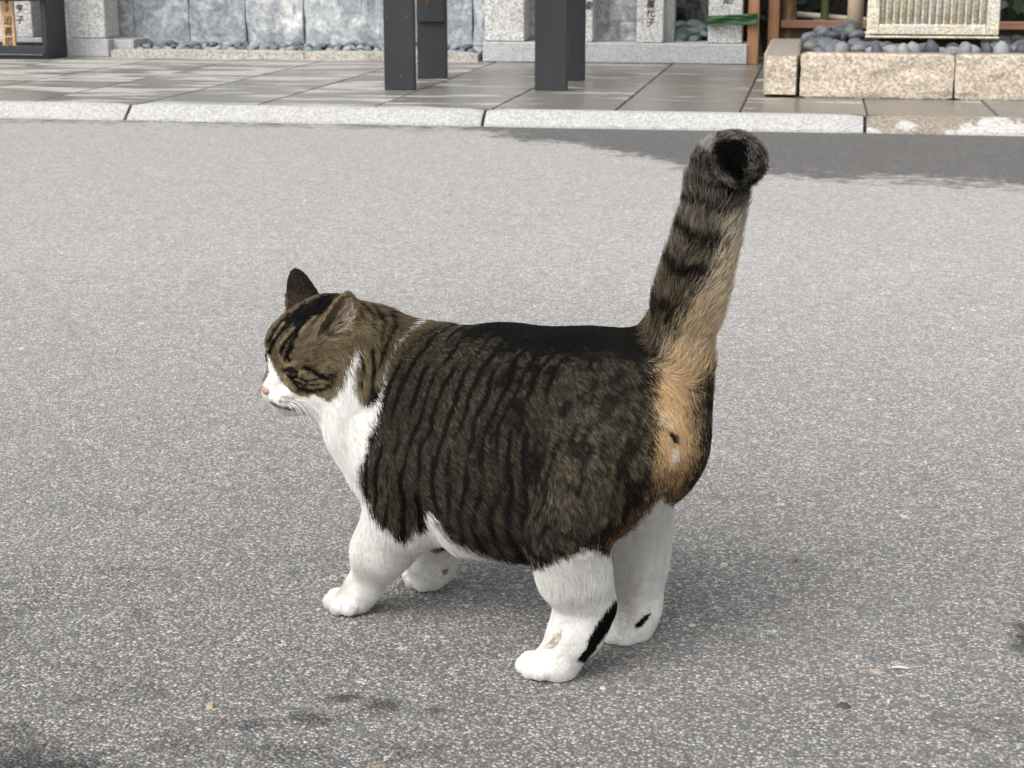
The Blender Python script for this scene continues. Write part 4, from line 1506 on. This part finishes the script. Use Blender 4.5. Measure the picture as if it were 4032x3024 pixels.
    # white bib, muzzle, legs and belly
    paw = is_('farfront', 'farhind')
    wm = (inside(W_FRONT, qj) & is_('head', 'neck', 'body', 'nearfront')) | (inside(W_HIND, qj) & is_('body', 'nearhind', 'farhind')) | (paw & ~om & ~(inside(DARK_VENT, q)) & (q[:, 1] > 1990) | is_('farfront'))
    face = is_('head')
    wface = inside(W_FRONT, q + jit * .35) & face
    wm = np.where(face, wface, wm)
    wm |= (P[:, 2] < .09 + .01 * w2) & (B @ SIDE > .0) & is_('body')
    wc = WHITE * (1 - .42 * np.clip(r.random(n) * 1.3 - .55, 0, 1) * np.clip(vnoise(P, 260, 53) * 2.2 - .4, .2, 1))[:, None] * (1 - .10 * np.clip(vnoise(P, 60, 51) - .45, 0, 1))[:, None]
    dirt = np.clip(vnoise(P, 45, 52) - .62, 0, 1) * 1.4 * np.clip((.10 - P[:, 2]) / .08, 0, 1)
    wc = wc * (1 - dirt[:, None] * np.array([.5, .55, .62]))
    tip[wm] = wc[wm]
    root[wm] = wc[wm] * .97
    # thin white line behind the neck
    for ln, hw, cc in (([(1068, 1580), (1084, 1595), (1118, 1606), (1160, 1612)], 5.0, (.16, .12, .11)), ([(1108, 1562), (1140, 1566), (1165, 1574)], 3.5, (.40, .34, .31)),
                       ([(1098, 1578), (1135, 1585), (1160, 1592)], 3.5, (.40, .34, .31))):
        d, al = near_line(ln, qs)
        m = (d < hw) & face & wm
        tip[m] = root[m] = np.array(cc)
    d, al = near_line(COLLAR, qs)
    m = (d < 2 + 7 * al ** 2) & (r.random(n) < .35 + .4 * al) & is_('body', 'neck', 'nearfront')
    tip[m] = WHITE * .72
    root[m] = WHITE * .5
    for poly, g in ((BLACK_HIND, 'nearhind'), (BLACK_FAR, 'farhind')):
        m = inside(poly, q + jit * .3) & (grp == g)
        tip[m] = root[m] = BLACK * 1.1
    m = inside(TAN_HIND, q + jit * .5) & is_('nearhind') & (r.random(n) < .6)
    tip[m] = root[m] = np.array([.42, .32, .21])
    m = inside([(1690, 2150), (1712, 2140), (1790, 2138), (1770, 2160), (1720, 2175), (1690, 2172)], q + jit * .4) & is_('farfront')
    tip[m] = root[m] = np.where((q[m, 0] < 1725)[:, None], np.array([.42, .22, .09]), BLACK * 3)
    m = inside([(1735, 2243), (1752, 2240), (1768, 2236), (1762, 2258), (1745, 2264)], q + jit * .2) & is_('farfront')
    tip[m] = root[m] = np.array([.42, .30, .2])
    wmask = wm
    return root, tip, wmask


# ---- body: one continuous skin
VOX = .0020
vol, lo = build_sdf(VOX)
BV, BF = surface_nets(vol, lo, VOX)
BV[:, 2] = np.maximum(BV[:, 2], .0005)
tri = np.concatenate([BF[:, [0, 1, 2]], BF[:, [0, 2, 3]]])
fn = np.cross(BV[tri[:, 1]] - BV[tri[:, 0]], BV[tri[:, 2]] - BV[tri[:, 0]])
eps = .001
fc = BV[tri[:200]].mean(1)
fu = fn[:200] / (np.linalg.norm(fn[:200], axis=1)[:, None] + 1e-12)
if (eval_sdf(fc + fu * eps) - eval_sdf(fc - fu * eps)).mean() < 0:
    BF = BF[:, ::-1]
    tri = tri[:, ::-1]
    fn = -fn
VN = np.zeros_like(BV)
for k in range(3):
    np.add.at(VN, tri[:, k], fn)
VN /= np.linalg.norm(VN, axis=1)[:, None] + 1e-12
_, who = eval_sdf(BV, True)
GROUPS = np.array([p[0] for p in PRIMS])
VG = GROUPS[who]

CAT_BASE = np.array([-.03, 1.27, 0.0])
cat = empty("cat", Matrix.Rotation(YAW, 3, 'Z') @ Vector(CAT_BASE), YAW,
            "stocky brown tabby and white cat standing on the asphalt with raised kinked tail", "cat")


def pts_mesh(name, V, F, m, parent, smooth=True):
    me = bpy.data.meshes.new(name)
    me.from_pydata((V - CAT_BASE).tolist(), [], F.tolist() if hasattr(F, 'tolist') else F)
    if smooth:
        me.polygons.foreach_set("use_smooth", np.ones(len(me.polygons), bool))
    me.update()
    return link_mesh(name, me, m, parent)


t_ = NT("cat skin")
att = t_.node("ShaderNodeAttribute", attribute_name="coat")
skin_mat = t_.out(att.outputs["Color"], .8, .1)
body = pts_mesh("body", BV, BF, skin_mat, cat)
rc, tc, _ = coat(BV, VG, strand=False)
ca = body.data.color_attributes.new("coat", 'FLOAT_COLOR', 'POINT')
ca.data.foreach_set("color", np.concatenate([(rc + tc) / 2, np.ones((len(BV), 1))], 1).astype(np.float32).ravel())

# ---- fur
N_HAIR = 520000
area = np.linalg.norm(fn, axis=1) / 2
tg = VG[tri[:, 0]]
dens = np.ones(len(tri))
for g, d_ in (('head', 2.0), ('neck', 1.15), ('ear', 1.6), ('tail', 1.3), ('nearhind', 1.1), ('farfront', 1.2), ('nearfront', 1.2), ('farhind', 1.0)):
    dens[tg == g] = d_
# fewer where nobody looks: the side turned away
toward = (fn / (2 * area[:, None] + 1e-12)) @ np.array([0, -.95, .3])
dens *= np.where(toward > -.35, 1.0, .35)
pr = area * dens
ti = rng.choice(len(tri), N_HAIR, p=pr / pr.sum())
u_, v_ = rng.random(N_HAIR), rng.random(N_HAIR)
fl_ = u_ + v_ > 1
u_[fl_], v_[fl_] = 1 - u_[fl_], 1 - v_[fl_]
T = tri[ti]
HP = BV[T[:, 0]] * (1 - u_ - v_)[:, None] + BV[T[:, 1]] * u_[:, None] + BV[T[:, 2]] * v_[:, None]
HN = VN[T[:, 0]] * (1 - u_ - v_)[:, None] + VN[T[:, 1]] * u_[:, None] + VN[T[:, 2]] * v_[:, None]
HN /= np.linalg.norm(HN, axis=1)[:, None]
HG = VG[T[np.arange(N_HAIR), rng.integers(0, 3, N_HAIR)]]
hq = look(HP)
# lie of the coat, worked out on the skin and smoothed over it
NB = len(BV)
E_ = np.concatenate([BF[:, [0, 1]], BF[:, [1, 2]], BF[:, [2, 3]], BF[:, [3, 0]]])
E_ = np.concatenate([E_, E_[:, ::-1]])
degree = np.bincount(E_[:, 0], minlength=NB).astype(float)


def smooth(field, n):
    f = field.astype(float)
    for _ in range(n):
        if f.ndim == 1:
            f = .5 * f + .5 * np.bincount(E_[:, 0], f[E_[:, 1]], NB) / degree
        else:
            f = np.stack([.5 * f[:, c] + .5 * np.bincount(E_[:, 0], f[E_[:, 1], c], NB) / degree for c in range(f.shape[1])], 1)
    return f


VQ = look(BV)
flow = np.tile(-FWD * .85 + np.array([0, 0, -.55]), (NB, 1))
g = VG == 'neck'
flow[g] = -FWD * .6 + np.array([0, 0, -.75])
g = np.isin(VG, ['nearfront', 'farfront', 'nearhind', 'farhind'])
flow[g] = np.array([0, 0, -1.0]) - FWD * .25
low = g & (BV[:, 2] < .035)
flow[low] = FWD * .9 + np.array([-.2, 0, -.35])
upper = (VG == 'nearhind') & (BV[:, 2] > .09)
flow[upper] = -FWD * .5 + np.array([0, 0, -.85])
g = VG == 'head'
nose_root = hp(4.2, 0, -.2)
flow[g] = (BV[g] - nose_root) / (np.linalg.norm(BV[g] - nose_root, axis=1)[:, None] + 1e-6)
g = VG == 'ear'
flow[g] = np.array([-.1, 0, .9]) + (BV[g] - HC) * 6
tail3 = np.array([S(a, b, v) for a, b, v, _ in TAIL])
g = np.where(VG == 'tail')[0]
dd = ((BV[g][:, None] - tail3[None]) ** 2).sum(-1).argmin(1)
tdir = np.gradient(tail3, axis=0)
tdir /= np.linalg.norm(tdir, axis=1)[:, None]
flow[g] = tdir[dd]
flow = smooth(flow / np.linalg.norm(flow, axis=1)[:, None], 30)
vlen = np.full(NB, .0050)
vlift = np.full(NB, .24)
for gname, L_, li_ in (('neck', .0105, .28), ('head', .0066, .26), ('ear', .0022, .22), ('tail', .0150, .40), ('nearhind', .0060, .26), ('farhind', .0072, .26),
                       ('nearfront', .0066, .26), ('farfront', .0058, .26)):
    vlen[VG == gname] = L_
    vlift[VG == gname] = li_
g = np.isin(VG, ['nearhind', 'farhind', 'nearfront', 'farfront'])
zt_ = np.clip((BV[:, 2] - .014) / .085, 0, 1)
vlen[g] = .0020 + (vlen[g] - .0020) * (zt_ * zt_ * (3 - 2 * zt_))[g]
vlen[upper] = .0056
hl = (BV - HC) @ HEAD.T
g = (VG == 'head')
vlen[g & (hl[:, 0] > .022)] = .0036
vlen[g & (hl[:, 0] > .036)] = .0020
belly = np.isin(VG, ['body']) & (VN[:, 2] < -.35) & ((BV - np.array([0, 1.28, .165])) @ FWD > -.06)
vlen[belly] = .010
vlift[belly] = .45
g = (VG == 'tail') & (VQ[:, 1] < 720)
vlen[g] = .0085
g = (VG == 'ear') & (BV[:, 1] < 1.368) & inside([(1262, 1300), (1310, 1245), (1355, 1195), (1384, 1190), (1398, 1215), (1402, 1262), (1390, 1290), (1340, 1312)], VQ)
vlen = smooth(vlen, 8)
vlen[g] = .0075
vlen[VG == 'ear'] = np.minimum(vlen[VG == 'ear'], .0075)
vlen[(VG == 'ear') & ~g] = .0020
vlift = smooth(vlift, 8)
HEADW = smooth(np.isin(VG, ['head', 'neck']).astype(float), 40)
HEADW = np.clip((HEADW - .35) / .5, 0, 1)


def at_hair(f):
    a_, b_, c_ = f[T[:, 0]], f[T[:, 1]], f[T[:, 2]]
    w0, w1, w2 = 1 - u_ - v_, u_, v_
    if f.ndim == 2:
        w0, w1, w2 = w0[:, None], w1[:, None], w2[:, None]
    return a_ * w0 + b_ * w1 + c_ * w2


hflow, length, lift = at_hair(flow), at_hair(vlen), at_hair(vlift)
hflow /= np.linalg.norm(hflow, axis=1)[:, None] + 1e-9
hheadw = at_hair(HEADW)
amp = np.where(np.isin(HG, ['tail']), .8, .42)[:, None]
wob = (np.stack([vnoise(HP, 90, s_) - .5 for s_ in (61, 62, 63)], 1) * .8 + np.stack([vnoise(HP, 330, s_) - .5 for s_ in (64, 65, 66)], 1) * .5) * amp
hflow = hflow + wob + rng.normal(0, .15, (N_HAIR, 3))
tng = hflow - (hflow * HN).sum(1)[:, None] * HN
tng /= np.linalg.norm(tng, axis=1)[:, None] + 1e-9
# bare rim of eye, nose and the vent stay short
eyeL, eyeR = hp(3.05, 1.95, .25), hp(3.05, -1.95, .25)
noseP = hp(4.93, 0, -1.38)
for ec in (eyeL, eyeR):
    d_ = np.linalg.norm(HP - ec, axis=1)
    length = np.where(d_ < .011, np.clip(length * (d_ / .011), .0012, None), length)
d_ = np.linalg.norm(HP - noseP, axis=1)
length = np.where(d_ < .008, np.clip(length * (d_ / .008) ** 1.5, .0006, None), length)
length *= rng.uniform(.55, 1.25, N_HAIR)
lift *= rng.uniform(.5, 1.5, N_HAIR)
SP = HP + tng * (length * .62)[:, None]
root_c, tip_c, wm_ = coat(SP, HG, seed=5, headw=hheadw)

NPT = 4
k_ = np.linspace(0, 1, NPT)
pos = np.zeros((N_HAIR, NPT, 3))
for i, a in enumerate(k_):
    up = lift * a * (1 - .45 * a) * 1.5
    pos[:, i] = HP + length[:, None] * (tng * (a * np.sqrt(np.clip(1 - (lift * .8) ** 2, .2, 1)))[:, None] + HN * up[:, None])
    pos[:, i, 2] -= length * .10 * a * a
pos[:, :, 2] = np.maximum(pos[:, :, 2], .001)
rad = np.array([.00013, .000125, .00009, .00003])
thick = np.where(np.isin(HG, ['tail']), 1.0, 1.0) * rng.uniform(.75, 1.25, N_HAIR)
hc = bpy.data.hair_curves.new("fur")
hc.add_curves([NPT] * N_HAIR)
hc.attributes["position"].data.foreach_set("vector", (pos - CAT_BASE).astype(np.float32).ravel())
ra = hc.attributes.get("radius") or hc.attributes.new("radius", 'FLOAT', 'POINT')
ra.data.foreach_set("value", (rad[None] * thick[:, None]).astype(np.float32).ravel())
colr = np.zeros((N_HAIR, NPT, 4), np.float32)
colr[..., 3] = 1
for i, a in enumerate((0, .35, .75, 1.0)):
    colr[:, i, :3] = root_c * (1 - a) + tip_c * a
ha = hc.attributes.new("coat", 'FLOAT_COLOR', 'POINT')
ha.data.foreach_set("color", colr.ravel())
t_ = NT("cat fur")
att = t_.node("ShaderNodeAttribute", attribute_name="coat")
t_.n.remove(t_.b)
t_.b = t_.node("ShaderNodeBsdfPrincipled")
t_.out(att.outputs["Color"], .5, .12)
tr_ = t_.node("ShaderNodeBsdfTranslucent", {"Color": att.outputs["Color"]})
mx_ = t_.node("ShaderNodeMixShader", {0: .35, 1: t_.b.outputs[0], 2: tr_.outputs[0]})
t_.l.new(mx_.outputs[0], t_.n["Material Output"].inputs["Surface"])
hc.materials.append(t_.m)
fur = bpy.data.objects.new("fur", hc)
C.objects.link(fur)
fur.parent = cat
fur["kind"] = "stuff"

# ---- eyes, nose, whiskers
def ball(name, c, R, rad, m, seg=24, parent=cat):
    bm = bmesh.new()
    bmesh.ops.create_uvsphere(bm, u_segments=seg, v_segments=seg // 2, radius=1)
    for v in bm.verts:
        p = c + R.T @ (np.array(v.co) * rad) - CAT_BASE
        v.co = p
    return obj(name, bm, m, parent, smooth=True)


t_ = NT("cat eye")
oc = t_.coords("Object")
eye_mat = t_.out(srgb(50, 50, 34), .12, .5)
pup_mat = NT("pupil").out((.004, .004, .004), .06, .6)
lid_mat = NT("eyelid").out((.008, .006, .005), .9, .05)
nose_mat = NT("nose leather").out(srgb(168, 128, 120), .6, .2)
for ec, sgn in ((eyeL, 1), (eyeR, -1)):
    e_ = ball("eye", ec, HEAD, np.array([.0078, .0078, .0078]), eye_mat)
    look_d = rot(math.radians(209.6 + 32 * sgn), math.radians(8))
    ball("pupil", ec + look_d[0] * .0050, look_d, np.array([.0031, .0024, .0036]), pup_mat, 16, e_)
    # dark lids that leave a narrow slit
    Rl = look_d
    for up_, name in ((1, "upper_eyelid"), (-1, "lower_eyelid")):
        bm = bmesh.new()
        rings = []
        for i in range(7):
            el = math.radians((8 if up_ > 0 else -9) + up_ * i * 12)
            row = []
            for j in range(15):
                az = math.radians(-80 + 160 * j / 14)
                dd_ = np.array([math.cos(el) * math.cos(az), math.cos(el) * math.sin(az), math.sin(el) * (1 - .0 * abs(az))])
                sq = 1 - (az / math.radians(80)) ** 2
                el2 = el * (sq * .85 + .15) if i == 0 else el
                dd_ = np.array([math.cos(el2) * math.cos(az), math.cos(el2) * math.sin(az), math.sin(el2)])
                row.append(bm.verts.new(ec + Rl.T @ (dd_ * .0083) - CAT_BASE))
            rings.append(row)
        for a_, b_ in zip(rings[:-1], rings[1:]):
            for j in range(14):
                bm.faces.new((a_[j], a_[j + 1], b_[j + 1], b_[j]))
        obj(name, bm, lid_mat, cat, smooth=True)
bm = bmesh.new()
bmesh.ops.create_uvsphere(bm, u_segments=20, v_segments=12, radius=1)
for v in bm.verts:
    x, y, z = v.co
    y2 = y * (.0062 if z > -.2 else .0062 * (1 + (z + .2) * .85))
    p = hp(0, 0, 0) * 0 + noseP + HEAD.T @ np.array([x * .0036, y2, z * .0040]) - CAT_BASE
    v.co = p
obj("nose", bm, nose_mat, cat, smooth=True)
whisk_mat = NT("whisker").out((.9, .9, .88), .4, .5)
wr = random.Random(3)
for (x0_, y0_, v0_), (x1_, y1_, v1_) in (((1148, 1588, 1.322), (1202, 1668, 1.312)), ((1140, 1586, 1.324), (1190, 1672, 1.316)), ((1132, 1590, 1.326), (1172, 1668, 1.322)),
                                         ((1150, 1580, 1.321), (1228, 1662, 1.306)), ((1126, 1592, 1.328), (1158, 1655, 1.328)), ((1156, 1576, 1.320), (1262, 1628, 1.300)),
                                         ((1085, 1430, 1.34), (1040, 1372, 1.335)), ((1092, 1425, 1.34), (1062, 1368, 1.335))):
    a0, a1 = S(x0_, y0_, v0_), S(x1_, y1_, v1_)
    pts = [a0 + (a1 - a0) * (j / 6) + np.array([0, 0, .004]) * math.sin(math.pi * j / 6) - CAT_BASE for j in range(7)]
    obj("whisker", tube_bm(pts, [.00024 * (1 - .75 * j / 6) for j in range(7)], 5), whisk_mat, cat)
for i in range(6):                                    # the whiskers of the cheek turned away
    a0 = np.array(hp(3.6 - .25 * (i % 3), -(1.55 + .1 * (i % 3)), -1.75 - .28 * (i // 3)))
    d0 = HEAD.T @ np.array([-.30 + .25 * wr.random(), -.55, -.62 + .04 * i + .2 * wr.random()])
    d0 /= np.linalg.norm(d0)
    Lw = .026 + .012 * wr.random()
    pts = [a0 + d0 * Lw * j / 6 + HEAD.T @ np.array([-.35, 0, -.28]) * Lw * (j / 6) ** 2 - CAT_BASE for j in range(7)]
    obj("whisker", tube_bm(pts, [.00025 * (1 - .8 * j / 6) for j in range(7)], 5), whisk_mat, cat)
